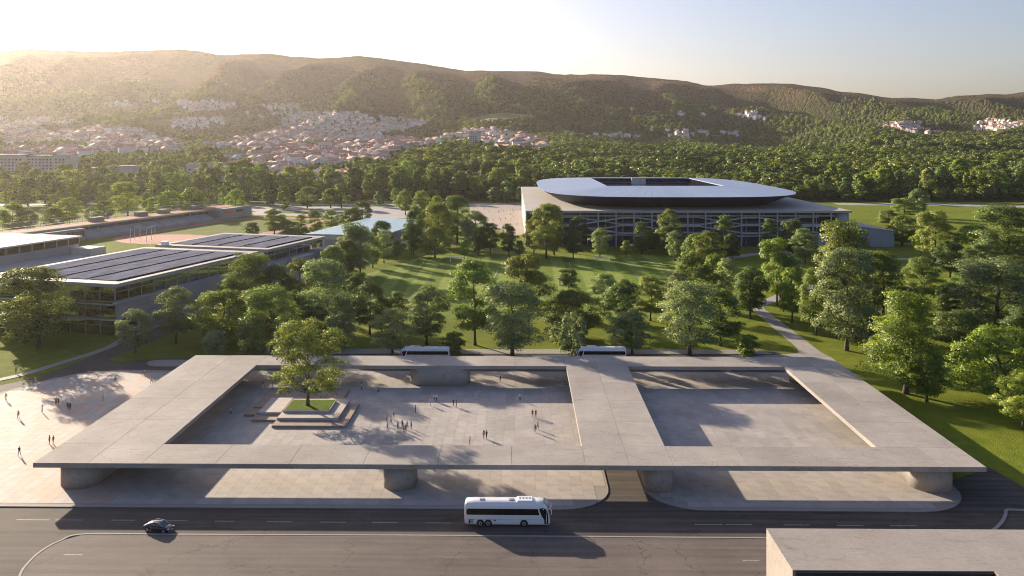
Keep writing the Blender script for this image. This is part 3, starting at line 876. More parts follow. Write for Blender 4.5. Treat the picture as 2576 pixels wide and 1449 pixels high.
def building_a():
    C = G(289.5, 845.5)
    r = thing('school_building', 'three storey glass and concrete school with solar panel rows, nearest on the left', 'building', (C[0], C[1], 0), ANG)
    W, L, T = 50, 76, 15.9
    MB().box(-W - 1.2, 1.2, -1.2, L + 1.0, T - 0.95, T).build('roof', M['roofdeck'], r)
    fas = MB(); e = .08
    fas.box(-W - 1.2 - e, 1.2 + e, -1.2 - e, -1.2, T - 1.0, T + .12).box(1.2, 1.2 + e, -1.2, L + 1, T - 1.0, T + .12)
    fas.box(-W - 1.2 - e, 1.2 + e, L + 1, L + 1 + e, T - 1.0, T + .12).box(-W - 1.2 - e, -W - 1.2, -1.2, L + 1, T - 1.0, T + .12)
    MB().box(-W - 1.19, 1.19, -1.19, 3.4, T + .002, T + .10).box(-W - 1.19, 1.19, L - 3.4, L + .99, T + .002, T + .10).box(-W - 1.19, -W + 1.6, 3.41, L - 3.41, T + .002, T + .10).box(-1.2, 1.19, 3.41, L - 3.41, T + .002, T + .10).build('roof_border', M['roof_edge'], r)
    fas.build('roof_fascia', M['roof_edge'], r)
    solar_roof(r, W, L, T, 4, 6, 12)
    # upper glazed storey
    glazed_band(r, 0.0, 0.0, 0.0, L, 10.6, T - 0.96, 13)
    glazed_band(r, -W, 0.0, 0.0, 0.0, 10.6, T - 0.96, 9)
    MB().box(-W, -.12, .12, L, 10.12, 10.58).build('floor', M['interior'], r)
    MB().box(-W + 4, -8, 8, L - 3, 10.6, T - .97).build('core_wall', M['wall_grey'], r)
    for k in range(10):
        MB().box(-4.2, -2.4, 4 + k * 7, 7.5 + k * 7, 10.6, 11.4).build('desk_row', M['white_metal'], r)
    for k in range(7):
        MB().box(-6 - k * 6, -3.2 - k * 6, 2.2, 4.0, 10.6, 11.4).build('desk_row', M['white_metal'], r)
    MB().box(-W - 1, 1.0, -2.4, L, 9.75, 10.10).build('upper_slab', M['stad_grey'], r)
    # right facade: concrete wall with pale panels
    MB().box(-0.5, 0.35, 0.3, L, 5.2, 9.74).build('facade_wall', M['wall_grey'], r)
    for i in range(7):
        for k in range(2):
            MB().box(.352, .40, 1.2 + i * 3.4, 4.4 + i * 3.4, 5.5 + k * 2.1, 7.4 + k * 2.1).build('facade_panel', M['roof_edge'], r)
            MB().box(.352, .40, 54 + i * 3.1, 56.9 + i * 3.1, 5.5 + k * 2.1, 7.4 + k * 2.1).build('facade_panel', M['roof_edge'], r)
    MB().box(-0.6, 0.1, 10, L, 0, 5.18).build('lower_wall', M['wall_blue'], r)
    MB().box(0.42, 4.6, 24, 50, 0, 10.9).build('stair_core', M['wall_blue'], r)
    # front face: two more glazed storeys
    glazed_band(r, -W, 0.2, 0.0, 0.2, 5.3, 9.4, 9)
    MB().box(-W - 1, 0.6, -1.6, 6, 4.85, 5.2).build('middle_slab', M['stad_grey'], r)
    glazed_band(r, -W, 0.3, 0.0, 0.3, 0.1, 4.84, 9)
    glazed_band(r, 0.0, 0.3, 0.0, 10.0, 0.1, 4.84, 2)
    MB().box(-W, -.3, 6.2, 6.5, 0, 9.7).build('back_wall', M['wall_grey'], r)
    MB().box(-W, -.1, .3, 6.2, 5.21, 5.28).build('floor', M['interior'], r)
    MB().box(-W - .6, .2, -2.2, -1.2, 10.11, 10.45).build('roof_garden', M['planter_grass'], r)
    return r
building_a()

def building_b():
    C = D(671, 341)
    r = thing('school_building', 'farther glass and concrete school with solar panel roof behind the nearest one', 'building', (C[0], C[1], 0), ANG)
    W, L, T = 50, 46, 15.9
    MB().box(-W - 1.2, 1.2, -1.2, L + 1.0, T - 0.95, T).build('roof', M['roofdeck'], r)
    e = .08; fas = MB()
    fas.box(-W - 1.2 - e, 1.2 + e, -1.2 - e, -1.2, T - 1.0, T + .12).box(1.2, 1.2 + e, -1.2, L + 1, T - 1.0, T + .12)
    fas.box(-W - 1.2 - e, 1.2 + e, L + 1, L + 1 + e, T - 1.0, T + .12).box(-W - 1.2 - e, -W - 1.2, -1.2, L + 1, T - 1.0, T + .12)
    MB().box(-W - 1.19, 1.19, -1.19, 3.4, T + .002, T + .10).box(-W - 1.19, 1.19, L - 3.4, L + .99, T + .002, T + .10).box(-W - 1.19, -W + 1.6, 3.41, L - 3.41, T + .002, T + .10).box(-1.2, 1.19, 3.41, L - 3.41, T + .002, T + .10).build('roof_border', M['roof_edge'], r)
    fas.build('roof_fascia', M['roof_edge'], r)
    solar_roof(r, W, L, T, 4, 6, 8)
    glazed_band(r, 0, 0, 0, L, 10.9, T - .96, 8)
    glazed_band(r, -W, 0, 0, 0, 10.9, T - .96, 9)
    MB().box(-W, -.12, .12, L, 10.4, 10.88).build('floor', M['interior'], r)
    MB().box(-W + 4, -8, 7, L - 3, 10.9, T - .97).build('core_wall', M['wall_grey'], r)
    for k in range(6):
        MB().box(-4.2, -2.4, 3 + k * 7, 6.5 + k * 7, 10.9, 11.7).build('desk_row', M['white_metal'], r)
    MB().box(-W, 5.0, -6, L + 6, 9.9, 10.38).build('terrace_slab', M['stad_grey'], r)
    MB().box(-W + 1, 4.4, -5.5, L + 5.5, 0, 9.89).build('lower_wall', M['wall_blue'], r)
    MB().box(4.41, 9, 8, 22, 0, 11.6).build('stair_core', M['wall_blue'], r)
    MB().box(4.41, 9, 30, 44, 0, 12.4).build('stair_core', M['wall_blue'], r)
    MB().box(4.41, 4.6, 23, 29, 3, 9).build('louvre', M['dark'], r)
    MB().tube([(-W + 2, 0.5, T), (-W + 2, .5, T + 1.6)], [1.6, 1.6], 16).build('roof_vent', M['white_metal'], r)
building_b()

def building_c():
    C = G(0, 622, 12.0)
    r = thing('white_roofed_hall', 'flat pale roofed school hall with dark window band at the left edge', 'building', (C[0], C[1], 0), ANG)
    L, W, T = 47, 70, 12.0
    MB().box(-W, 1.2, -40, L, T - .7, T).build('roof', M['wall_white'], r)
    for k in range(4):
        MB().box(-12 - k * 14, -11.6 - k * 14, -38, L - 3, T + .002, T + .14).build('roof_rail', M['metal'], r)
    for k in range(12):
        MB().box(-.06, .06, -39.8 + k * 7.2, -33.2 + k * 7.2, 8.1, T - .72).build('window', M['dark_glass'], r)
        MB().box(-.12, .12, -33.18 + k * 7.2, -32.72 + k * 7.2, 8.1, T - .72).build('mullion', M['metal'], r)
    MB().box(-W, -.2, -40, L - 1, 3.9, 8.08).build('facade_wall', M['wall_grey'], r)
    MB().box(-W, 14, -42, L + 3, 3.2, 3.88).build('terrace_slab', M['stad_grey'], r)
    MB().box(-W, 12, -41, L + 2, 0, 3.18).build('lower_wall', M['wall_grey'], r)
    rl = MB()
    for k in range(14): rl.bar((13.6, -41 + k * 6.8, 3.9), (13.6, -41 + k * 6.8, 5.3), .1)
    rl.bar((13.6, -41, 5.3), (13.6, L + 3, 5.3), .1).bar((13.6, -41, 4.6), (13.6, L + 3, 4.6), .05)
    rl.build('railing', M['metal'], r)
    MB().box(2, 13, L - 8, L + 2.5, 3.89, 6.9).build('stair_cabin', M['wall_white'], r)
building_c()

def gym():
    C = D(772, 459)
    r = thing('sports_hall', 'low white sports hall with pale blue metal roof beside the running track', 'building', (C[0], C[1], 0), math.radians(-10.5))
    W, L, T = 42, 92, 9.0
    MB().box(0, W, 0, L, 0, T - .6).build('wall', M['wall_white'], r)
    MB().box(W + .002, W + .3, 0, L, 0, T - .62).build('dark_side_wall', M['wall_blue'], r)
    n = 21
    for k in range(n):
        MB().box(-.6 + k * (W + 1.2) / n, -.6 + (k + 1) * (W + 1.2) / n - .12, -.6, L + .6, T - .58, T).build('roof_sheet', M['blue_roof'], r)
    MB().box(-.5, W + .5, -.5, L + .5, T - .599, T - .1).build('roof_deck', M['blue_roof'], r)
    MB().box(10, 22, -.12, -.002, 1, 6.3).build('gate_panel', M['wall_grey'], r)
gym()

# ------------------------------------------------------------------ running track, stand and throwing cage
V = Vector((math.sin(math.radians(15.5)), math.cos(math.radians(15.5)))); U = Vector((V.y, -V.x))
tc1 = Vector((-183, 607)); tc0 = tc1 - V * 84
def oval(R):
    pts = []
    for k in range(25):
        a = math.pi * k / 24
        p = tc1 + U * R * math.cos(a) + V * R * math.sin(a); pts.append((p.x, p.y))
    for k in range(25):
        a = math.pi + math.pi * k / 24
        p = tc0 + U * R * math.cos(a) + V * R * math.sin(a); pts.append((p.x, p.y))
    return pts
struct('running_track', MB().sheet(oval(43), 0.02), M['track'])
struct('track_infield', MB().sheet(oval(33.5), 0.03), M['infield'])
a_ = oval(33)
th = [tc0 + U * x + V * y for x, y in ((-26, -31), (26, -31), (31, -8), (10, 4), (-12, 4), (-31, -8))]
struct('throwing_area', MB().sheet(smooth_loop([(p.x, p.y) for p in th], 5), 0.04), M['track'])
for R in (35, 37, 39, 41):
    w = MB(); o_ = oval(R); i_ = oval(R - .12); n = len(o_)
    w.add([(p[0], p[1], .026) for p in o_] + [(p[0], p[1], .026) for p in i_], [(k, (k + 1) % n, n + (k + 1) % n, n + k) for k in range(n)])
    struct('track_line', w, M['paint'])

def grandstand():
    C = G(216.7, 601.5); C = (C[0] + 2.5, C[1] - 2)
    r = thing('grandstand', 'long low grey grandstand with roof terrace along the running track', 'grandstand', (C[0], C[1], 0), math.radians(-16.3))
    L = 166
    MB().box(-.6, 0, 0, L - 38, 0, 1.6).build('front_wall', M['wall_grey'], r)
    nb = 9; bl__ = (L - 44) / nb
    for k in range(nb):
        y0 = 1 + k * bl__
        mb = MB()
        for s in range(8):
            mb.box(-1.0 - s * 1.1 - 1.1, -1.0 - s * 1.1, y0, y0 + bl__ - 1.5, 0, 1.5 + s * .46)
        mb.build('seating_block', M['seat'], r)
        st = MB()
        for s in range(14): st.box(-.9 - s * .6 - .6, -.9 - s * .6, y0 + bl__ - 1.45, y0 + bl__ - .05, 0, 1.2 + s * .26)
        st.build('stair_flight', M['wall_grey'], r)
    MB().box(-11, -10, -46, L, 0, 7.0).build('rear_wall', M['stad_back'], r)  # dark colour stands in for the shaded gap under the roof
    for k in range(17):
        MB().bar((-9.4, 3 + k * 7.3, 4.8), (-9.4, 3 + k * 7.3, 7.0), .3).build('post', M['metal'], r)
    MB().box(-24, -5.2, -46, L + .5, 7.02, 7.9).build('roof', M['wall_grey'], r)
    MB().box(-23, -8.6, -44, L - 2, 7.902, 7.96).build('terrace_track', M['track'], r)
    MB().box(-8.5, -5.3, -44, L - 2, 7.902, 8.02).build('planting_strip', M['infield'], r)
    MB().box(-24, 0, L - 40, L + .4, 0, 7.01).build('end_block', M['wall_grey'], r)
    MB().box(-23.9, -.1, L - 39, L, 7.03, 7.88).build('end_block_top', M['wall_grey'], r)
    MB().box(.002, .08, L - 36, L - 23, 4.2, 6.2).build('orange_window', M['orange'], r)
    MB().box(.002, .08, L - 20, L - 11, 4.2, 6.2).build('window', M['window'], r)
    MB().box(-10, -.5, -46, -2, 0, 7.01).build('left_wing', M['wall_grey'], r)
    for k in range(4): MB().box(-.498, -.4, -16 + k * 3.4, -13 + k * 3.4, 2, 5.5).build('window', M['window'], r)
    for y in (22, 62, 84, 118): 
        MB().box(-21, -17, y, y + 9, 7.97, 10.6).build('roof_cabin', M['wall_grey'], r)
    fz = MB(); k = 0
    f = thing('terrace_railing', 'tall grey two tier railing along the grandstand roof terrace', 'railing', (C[0], C[1], 7.9), math.radians(-16.3))
    for k in range(104):
        y = -44 + k * 2
        MB().bar((-23.5, y, 0), (-23.5, y, 4.2), .13).build('railing_post', M['metal'], f)
    for z in (.15, 1.3, 4.2):
        MB().bar((-23.5, -44, z), (-23.5, 162, z), .16 if z != 1.3 else .5, .16).build('rail', M['metal'], f)
grandstand()
def cage():
    c = G(359, 609)
    r = thing('throwing_cage', 'tall white posts of the throwing cage on the red athletics area', 'cage', (c[0], c[1], 0.04))
    for px, py, t in ((328, 609, 573), (339, 604, 573), (352, 601, 572), (369, 609, 574), (381, 604, 573), (390, 601, 573)):
        p = G(px, py); hh = (py - t) * (p[1]) / F
        MB().tube([(p[0] - c[0], p[1] - c[1], 0), (p[0] - c[0], p[1] - c[1], hh)], [.14, .11], 8).build('post', M['white_metal'], r)
    for a, b in (((339, 604), (352, 601)), ((369, 609), (390, 601))):
        p, q = G(*a), G(*b)
        MB().bar((p[0] - c[0], p[1] - c[1], 8), (q[0] - c[0], q[1] - c[1], 8), .12).build('crossbar', M['white_metal'], r)
cage()

# ------------------------------------------------------------------ football field
pz = 0.012
pf = [G(1700, 636), G(1060, 648), G(930, 690), G(930, 770), G(1400, 800), G(1760, 760), G(1760, 640)]
def pitch():
    # mown stripes run away from the camera: real alternating cut, in the grass material
    m, n, l, b = new_mat('mown_pitch')
    co = n.new('ShaderNodeTexCoord').outputs['Object']
    sx = n.new('ShaderNodeSeparateXYZ'); l.new(co, sx.inputs[0])
    md = N(n, 'ShaderNodeMath', operation='PINGPONG'); md.inputs[1].default_value = 6.0
    t0 = N(n, 'ShaderNodeTexNoise', i_Scale=0.06, i_Detail=3.0); l.new(co, t0.inputs['Vector'])
    ad = N(n, 'ShaderNodeMath', operation='MULTIPLY_ADD'); l.new(t0.outputs[0], ad.inputs[0]); ad.inputs[1].default_value = 2.0
    l.new(sx.outputs[0], ad.inputs[2]); l.new(ad.outputs[0], md.inputs[0])
    rr = ramp(n, [(0.42, (0, 0, 0)), (0.58, (1, 1, 1))])
    dv = N(n, 'ShaderNodeMath', operation='DIVIDE'); dv.inputs[1].default_value = 6.0; l.new(md.outputs[0], dv.inputs[0]); l.new(dv.outputs[0], rr.inputs[0])
    t = N(n, 'ShaderNodeTexNoise', i_Scale=0.25, i_Detail=8.0); l.new(co, t.inputs['Vector'])
    r1 = ramp(n, [(0.3, (0.105, 0.160, 0.022)), (0.7, (0.165, 0.225, 0.032))]); l.new(t.outputs[0], r1.inputs[0])
    r2 = ramp(n, [(0.3, (0.165, 0.220, 0.040)), (0.7, (0.260, 0.310, 0.064))]); l.new(t.outputs[0], r2.inputs[0])
    l.new(mixc(n, l, r1.outputs[0], r2.outputs[0], rr.outputs[0]), b.inputs['Base Color'])
    b.inputs['Roughness'].default_value = 0.95; b.inputs['Specular IOR Level'].default_value = 0.05
    o = struct('football_pitch', MB().sheet([G(1060, 645), G(1700, 640), G(1790, 700), G(1790, 800), G(900, 800), G(920, 690)], pz), m)
    for a, c in (((1413, 664.5), (1434, 662)), ):
        pass
    lines = [((1422, 661), (1660, 661)), ((1660, 661), (1700, 694)), ((1431, 662), (1437, 674)), ((1054, 672), (1066, 660)), ((1252, 680), (1240, 705))]
    for p, q in lines:
        a, c = G(*p), G(*q)
        mb = MB().bar((a[0], a[1], pz + .012), (c[0], c[1], pz + .012), .35, .012)
        struct('pitch_line', mb, M['paint'])
pitch()
def goal(px, py, label):
    c = G(px, py)
    r = thing('football_goal', label, 'goal', (c[0], c[1], pz), YAW)
    w, h = 3.2, 2.44
    for s in (-1, 1):
        MB().tube([(s * w, 0, 0), (s * w, 0, h)], [.2, .2], 8).build('post', M['white_metal'], r)
        MB().tube([(s * w, 0, h), (s * w, 1.0, h - .1), (s * w, 2.0, 0)], [.04, .04, .04], 6).build('stay', M['white_metal'], r)
    MB().tube([(-w - .1, 0, h), (w + .1, 0, h)], [.2, .2], 8).build('crossbar', M['white_metal'], r)
    nt = MB()
    for k in range(33): nt.bar((-w + k * .2, 1.0, h - .1), (-w + k * .2, 2.0, 0.02), .02)
    for k in range(12): nt.bar((-w, 1.0 + k * .085, (h - .1) * (1 - k / 11.5)), (w, 1.0 + k * .085, (h - .1) * (1 - k / 11.5)), .02)
    nt.build('net', M['metal'], r)
goal(1149.5, 659, 'white football goal at the left end of the lawn')
goal(1517, 657, 'white football goal on the right, nearer the stadium ramps')

# ------------------------------------------------------------------ stadium
def stadium():
    C = (98.0 - SA * 600, 600.0 + SA * 98, 0)
    r = thing('stadium', 'large stadium with pale blue metal roof ring, dark bowl and open ramp facade', 'stadium', C, YAW)
    X0, X1, Y0, Y1, Z = -90.5, 91.0, -125, 112, 20.0
    MB().prism([(X0, Y0), (X1, Y0), (X1, Y1), (X0, Y1)], Z - 1.2, Z).build('podium_deck', M['stad_deck'], r)
    # bowl: superellipse rings
    def se(a, b, n, k):
        t = 2 * math.pi * k / NS
        c, s = math.cos(t), math.sin(t)
        return (a * math.copysign(abs(c) ** (2 / n), c), b * math.copysign(abs(s) ** (2 / n), s))
    NS = 144
    def even(a, b, n):
        fine = []
        for k in range(4000):
            t = 2 * math.pi * k / 4000; c, s_ = math.cos(t), math.sin(t)
            fine.append((a * math.copysign(abs(c) ** (2 / n), c), b * math.copysign(abs(s_) ** (2 / n), s_)))
        fine.append(fine[0])
        L = [0]
        for p, q in zip(fine[:-1], fine[1:]): L.append(L[-1] + math.hypot(q[0] - p[0], q[1] - p[1]))
        tot = L[-1]
        return [(float(np.interp(tot * k / NS, L, [p[0] for p in fine])), float(np.interp(tot * k / NS, L, [p[1] for p in fine]))) for k in range(NS)]
    top = even(80, 122, 3.6)
    bot = even(68, 99, 3.4)
    sk = MB()
    sk.add([(p[0], p[1], Z + .002) for p in bot] + [(p[0] * .5 + q[0] * .5, p[1] * .5 + q[1] * .5, Z + 3.65) for p, q in zip(bot, top)] + [(p[0], p[1], 27.3) for p in top],
           [(k, (k + 1) % NS, NS + (k + 1) % NS, NS + k) for k in range(NS)] + [(NS + k, NS + (k + 1) % NS, 2 * NS + (k + 1) % NS, 2 * NS + k) for k in range(NS)])
    sk.build('bowl_cladding', M['stad_skin'], r, smooth=True)
    IX, IY, ZI = 37.5, 55.5, 30.0
    def inner(p):
        x, y = p
        k = max(abs(x) / IX, abs(y) / IY)
        return (x / k, y / k)
    inn = [inner(p) for p in top]
    # snap the ring directions nearest the corners so the opening stays a rectangle
    for sx in (-1, 1):
        for sy in (-1, 1):
            j = min(range(NS), key=lambda k: (inn[k][0] - sx * IX) ** 2 + (inn[k][1] - sy * IY) ** 2)
            inn[j] = (sx * IX, sy * IY)
    for k in range(NS):
        a, b, c, d = top[k], top[(k + 1) % NS], inn[(k + 1) % NS], inn[k]
        g = 0.006
        def lp_(p, q): return (p[0] + (q[0] - p[0]) * g * 1.6, p[1] + (q[1] - p[1]) * g * 1.6)
        a2, b2, c2, d2 = lp_(a, b), lp_(b, a), lp_(c, d), lp_(d, c)
        mb = MB()
        P = [(a2[0], a2[1], 27.32), (b2[0], b2[1], 27.32), (c2[0], c2[1], ZI), (d2[0], d2[1], ZI)]
        Q = [(a2[0], a2[1], 27.22), (b2[0], b2[1], 27.22), (c2[0], c2[1], ZI - .6), (d2[0], d2[1], ZI - .6)]
        mb.add(P + Q, [(0, 1, 2, 3), (7, 6, 5, 4), (0, 4, 5, 1), (1, 5, 6, 2), (2, 6, 7, 3), (3, 7, 4, 0)])
        mb.build('roof_panel', M['stad_roof'], r)
    # interior: dark stands under the roof, upper wall behind
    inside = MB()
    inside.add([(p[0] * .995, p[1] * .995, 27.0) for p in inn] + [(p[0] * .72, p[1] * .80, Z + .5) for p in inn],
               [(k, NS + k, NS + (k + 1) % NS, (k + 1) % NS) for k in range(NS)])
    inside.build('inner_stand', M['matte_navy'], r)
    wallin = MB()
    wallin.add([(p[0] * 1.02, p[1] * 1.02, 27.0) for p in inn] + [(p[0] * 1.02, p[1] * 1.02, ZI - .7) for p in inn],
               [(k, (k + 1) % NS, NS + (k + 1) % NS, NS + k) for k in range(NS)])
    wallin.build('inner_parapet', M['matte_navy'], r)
    for k in range(3):
        MB().box(-IX + 1, IX - 1, IY - 3 - k * 3, IY - 2.6 - k * 3, 26.3 - k * 1.6, 27.0 - k * 1.6).build('stand_rail', M['stad_back'], r)
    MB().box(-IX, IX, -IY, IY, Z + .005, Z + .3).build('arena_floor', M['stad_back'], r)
    MB().box(-7.0, 3.6, IY - 6, IY - 4.4, 22.5, 30.3).build('scoreboard', M['wall_white'], r)
    # front facade: columns, ramps, recess
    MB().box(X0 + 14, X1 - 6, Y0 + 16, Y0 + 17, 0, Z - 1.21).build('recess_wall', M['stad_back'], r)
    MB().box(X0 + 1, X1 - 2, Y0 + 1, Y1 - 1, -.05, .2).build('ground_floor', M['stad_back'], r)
    MB().box(X0 + .5, X0 + 1.2, Y0 + 30, Y1, 0, Z - 1.21).build('side_wall', M['stad_deck'], r)
    MB().box(X0 + 10, X0 + 14, Y0 + 5, Y0 + 40, 4, Z - 1.21).build('corner_wall', M['stad_grey'], r)
    for k in range(18):
        x = X0 + .6 + k * (X1 - X0 - 12) / 17
        MB().box(x - .35, x + .35, Y0 + .3, Y0 + 1.0, 0, Z - 1.21).build('column', M['stad_grey'], r)
        if k < 17: MB().box(x + 4.6, x + 5.1, Y0 + 9, Y0 + 9.5, 0, Z - 1.21).build('column', M['stad_grey'], r)
    # zigzag ramps: two interleaved families on three levels
    def ramp_band(pts, y, d=3.2):
        mb = MB()
        for (xa, za), (xb, zb) in zip(pts[:-1], pts[1:]):
            mb.add([(xa, y, za - .7), (xb, y, zb - .7), (xb, y + d, zb - .7), (xa, y + d, za - .7), (xa, y, za), (xb, y, zb), (xb, y + d, zb), (xa, y + d, za)],
                   [(3, 2, 1, 0), (4, 5, 6, 7), (0, 1, 5, 4), (2, 3, 7, 6)])
        o = mb.build('ramp', M['ramp'], r)
        rb = MB()
        for (xa, za), (xb, zb) in zip(pts[:-1], pts[1:]):
            rb.bar((xa, y + .1, za + 1.1), (xb, y + .1, zb + 1.1), .10)
            n = max(2, int((xb - xa) / 3))
            for q in range(n): 
                t = q / n; rb.bar((xa + (xb - xa) * t, y + .1, za + (zb - za) * t), (xa + (xb - xa) * t, y + .1, za + (zb - za) * t + 1.1), .07)
        rb.build('ramp_railing', M['metal'], o)
    for base, phase, y in ((14.3, 0, 2.0), (14.3, 1, 5.6), (9.6, 1, 2.1), (9.6, 0, 5.7)):
        pts = []
        x = X0 + 20; up = phase
        lo_, hi_ = base - 2.1, base + 1.9
        while x < X1 - 12:
            z = hi_ if up else lo_
            pts.append((x, z)); pts.append((min(x + 9, X1 - 10), z)); x += 34; up = 1 - up
        ramp_band(pts, Y0 + y)
    ramp_band([(X0 + 20, 17.1), (X1 - 8, 17.1)], Y0 + 4, 4)
    ramp_band([(X0 + 20, 6.4), (X0 + 60, 6.4), (X0 + 90, 5.6), (X1 - 8, 6.2)], Y0 + 3.6, 4)
    # right end: rounded stair drum, wall
    MB().tube([(X1 - 4.3, Y0 + 5, 0), (X1 - 4.3, Y0 + 5, Z - 1.22)], [3.4, 3.4], 24).build('stair_drum', M['stad_grey'], r, smooth=True)
    MB().box(X1 - 2, X1 - .6, Y0 + 3, Y1 - 2, 0, Z - 1.21).build('side_wall', M['stad_grey'], r)
    MB().box(X1 - 18, X1 - 9, Y0 + 2.5, Y0 + 6, 0, 5.8).build('entrance_wall', M['stad_grey'], r)
    # sloping annexe
    ax = MB()
    x0, x1, y0, y1 = X1 - .5, X1 + 23, Y0 - 1, Y0 + 75
    ax.add([(x0, y0, 0), (x1, y0, 0), (x1, y1, 0), (x0, y1, 0), (x0, y0, 11.5), (x1, y0, 8.6), (x1, y1, 8.6), (x0, y1, 11.5)],
           [(3, 2, 1, 0), (4, 5, 6, 7), (0, 1, 5, 4), (1, 2, 6, 5), (2, 3, 7, 6), (3, 0, 4, 7)])
    ax.build('annexe', M['wall_blue'], r)
    MB().add([(x0 - .1, y0 - .3, 11.62), (x1 + .4, y0 - .3, 8.66), (x1 + .4, y1, 8.66), (x0 - .1, y1, 11.62), (x0 - .1, y0 - .3, 11.9), (x1 + .4, y0 - .3, 8.95), (x1 + .4, y1, 8.95), (x0 - .1, y1, 11.9)],
             [(3, 2, 1, 0), (4, 5, 6, 7), (0, 1, 5, 4), (1, 2, 6, 5), (2, 3, 7, 6), (3, 0, 4, 7)]).build('annexe_roof', M['stad_deck'], r)
stadium()

# ------------------------------------------------------------------ trees
def leaf_mesh(name, pts, nrm, shade, size, mat, rng):
    """pts: leaf centres, nrm: leaf facing, shade: shading normal, one quad each"""
    n = len(pts)
    r = rng.normal(size=(n, 3))
    t = np.cross(nrm, r); t /= np.linalg.norm(t, axis=1)[:, None] + 1e-9
    b = np.cross(nrm, t)
    s = (size * rng.uniform(0.6, 1.35, n))[:, None]
    e = rng.uniform(0.55, 1.0, n)[:, None]
    co = np.stack([pts - t * s - b * s * e * .5, pts + t * s * .2 - b * s * e, pts + t * s + b * s * e * .4, pts - t * s * .2 + b * s * e], 1).reshape(-1, 3)
    me = bpy.data.meshes.new(name)
    me.vertices.add(4 * n); me.vertices.foreach_set('co', co.astype(np.float32).reshape(-1))
    me.loops.add(4 * n); me.loops.foreach_set('vertex_index', np.arange(4 * n, dtype=np.int32))
    me.polygons.add(n); me.polygons.foreach_set('loop_start', np.arange(0, 4 * n, 4, dtype=np.int32))
    me.polygons.foreach_set('use_smooth', np.ones(n, dtype=bool))
    me.materials.append(mat)
    me.update()
    sn = np.repeat(shade / (np.linalg.norm(shade, axis=1)[:, None] + 1e-9), 4, 0)
    me.normals_split_custom_set_from_vertices(sn.astype(np.float32))
    return me

def clumps(kind, rng):
    """clump centres and radii in a crown one unit wide (radius .5) and one unit high, base at z=0"""
    prof = {
        'oval':   lambda t: math.sin(math.pi * min(1, (t * .93 + .07))) ** 0.62,
        'round':  lambda t: math.sin(math.pi * min(1, (t * .90 + .10))) ** 0.5,
        'lobed':  lambda t: (0.86 + .14 * math.sin(7 * t + 1)) * math.sin(math.pi * min(1, t * .9 + .09)) ** 0.5,
        'column': lambda t: math.sin(math.pi * min(1, t * .86 + .12)) ** 0.42,
        'layer':  lambda t: (1.03 - t) ** 0.62 * (0.84 + .16 * math.cos(t * 22)) if t > .12 else .5 + t * 3,
        'wide':   lambda t: math.sin(math.pi * min(1, (t * .72 + .26))) ** 0.6,
        'maple':  lambda t: (0.86 + .14 * math.sin(8 * t + .9)) * math.sin(math.pi * min(1, t * .84 + .12)) ** 0.6,
        'shoot':  lambda t: 0.30 + .70 * math.sin(math.pi * min(1, t * .75 + .12)),
    }[kind]
    cnt = {'oval': 70, 'round': 80, 'lobed': 66, 'column': 60, 'layer': 90, 'wide': 74, 'maple': 58, 'shoot': 60}[kind]
    out = []
    tries = 0
    while len(out) < cnt and tries < 6000:
        tries += 1
        t = rng.uniform(0.02, 0.97)
        R = 0.5 * prof(t)
        a = rng.uniform(0, 2 * math.pi)
        # lobes make the outline uneven
        R *= 0.86 + 0.20 * math.sin(3 * a + 5 * t) * math.sin(2 * a + 1.7)
        rad = R * rng.uniform(0.25, 1.0) ** 0.5
        cr = rng.uniform(0.075, 0.145) * (1.15 if rad < R * .6 else 1.0)
        if kind == 'maple': cr *= .86
        rad = max(0.0, min(rad, R) - cr * 0.35)
        p = (rad * math.cos(a), rad * math.sin(a), min(max(t, cr * .8), 1 - cr * .75))
        if kind == 'maple' and .30 < p[2] < .47 and rng.random() < .35 : continue
        if any((p[0] - q[0]) ** 2 + (p[1] - q[1]) ** 2 + (p[2] - q[2]) ** 2 < (0.55 * min(cr, q[3])) ** 2 for q in out): continue
        out.append((*p, cr))
    return out

def crown_mesh(name, kind, n_leaf, W, Hc, leaf, mat, seed):
    rng = np.random.default_rng(seed)
    cl_ = clumps(kind, rng)
    P = []; Nn = []; S = []
    tot = sum(c[3] ** 2 for c in cl_)
    for c in cl_:
        k = max(4, int(n_leaf * c[3] ** 2 / tot))
        cen = np.array([c[0] * W, c[1] * W, c[2] * Hc])
        rr = c[3] * (W * .62 + Hc * .38)
        d = rng.normal(size=(k, 3)); d /= np.linalg.norm(d, axis=1)[:, None]
        d[:, 2] = np.where(d[:, 2] < -.35, -d[:, 2] * .6, d[:, 2])
        ri = rr * rng.uniform(0.5, 1.08, k) ** 0.7
        # smaller sprays inside the clump
        ri *= 1 + .18 * np.sin(d[:, 0] * 6 + c[0] * 40) * np.sin(d[:, 1] * 6 + c[1] * 30)
        off = d * ri[:, None]
        if kind == 'shoot': off *= np.array([.55, .55, 1.75])
        elif kind == 'layer': off *= np.array([1.35, 1.35, .55])
        else: off *= np.array([1.05, 1.05, .82])
        p = cen + off
        out = p - np.array([0, 0, Hc * .42]); out /= np.linalg.norm(out, axis=1)[:, None] + 1e-9
        nn = d * .8 + rng.normal(size=(k, 3)) * .75 + np.array([0, 0, .25]); nn /= np.linalg.norm(nn, axis=1)[:, None]
        sh = d * .80 + out * .35 + rng.normal(size=(k, 3)) * .28 + np.array([0, 0, .12])
        P.append(p); Nn.append(nn); S.append(sh)
    P = np.concatenate(P)
    rad = np.hypot(P[:, 0], P[:, 1]); P[:, :2] *= (W * .51) / np.percentile(rad, 97)
    zl, zh = np.percentile(P[:, 2], [0.5, 99.5]); P[:, 2] = (P[:, 2] - zl) / (zh - zl) * Hc
    Nn = np.concatenate(Nn); S = np.concatenate(S)
    return leaf_mesh(name, P, Nn, S, leaf, mat, rng), cl_

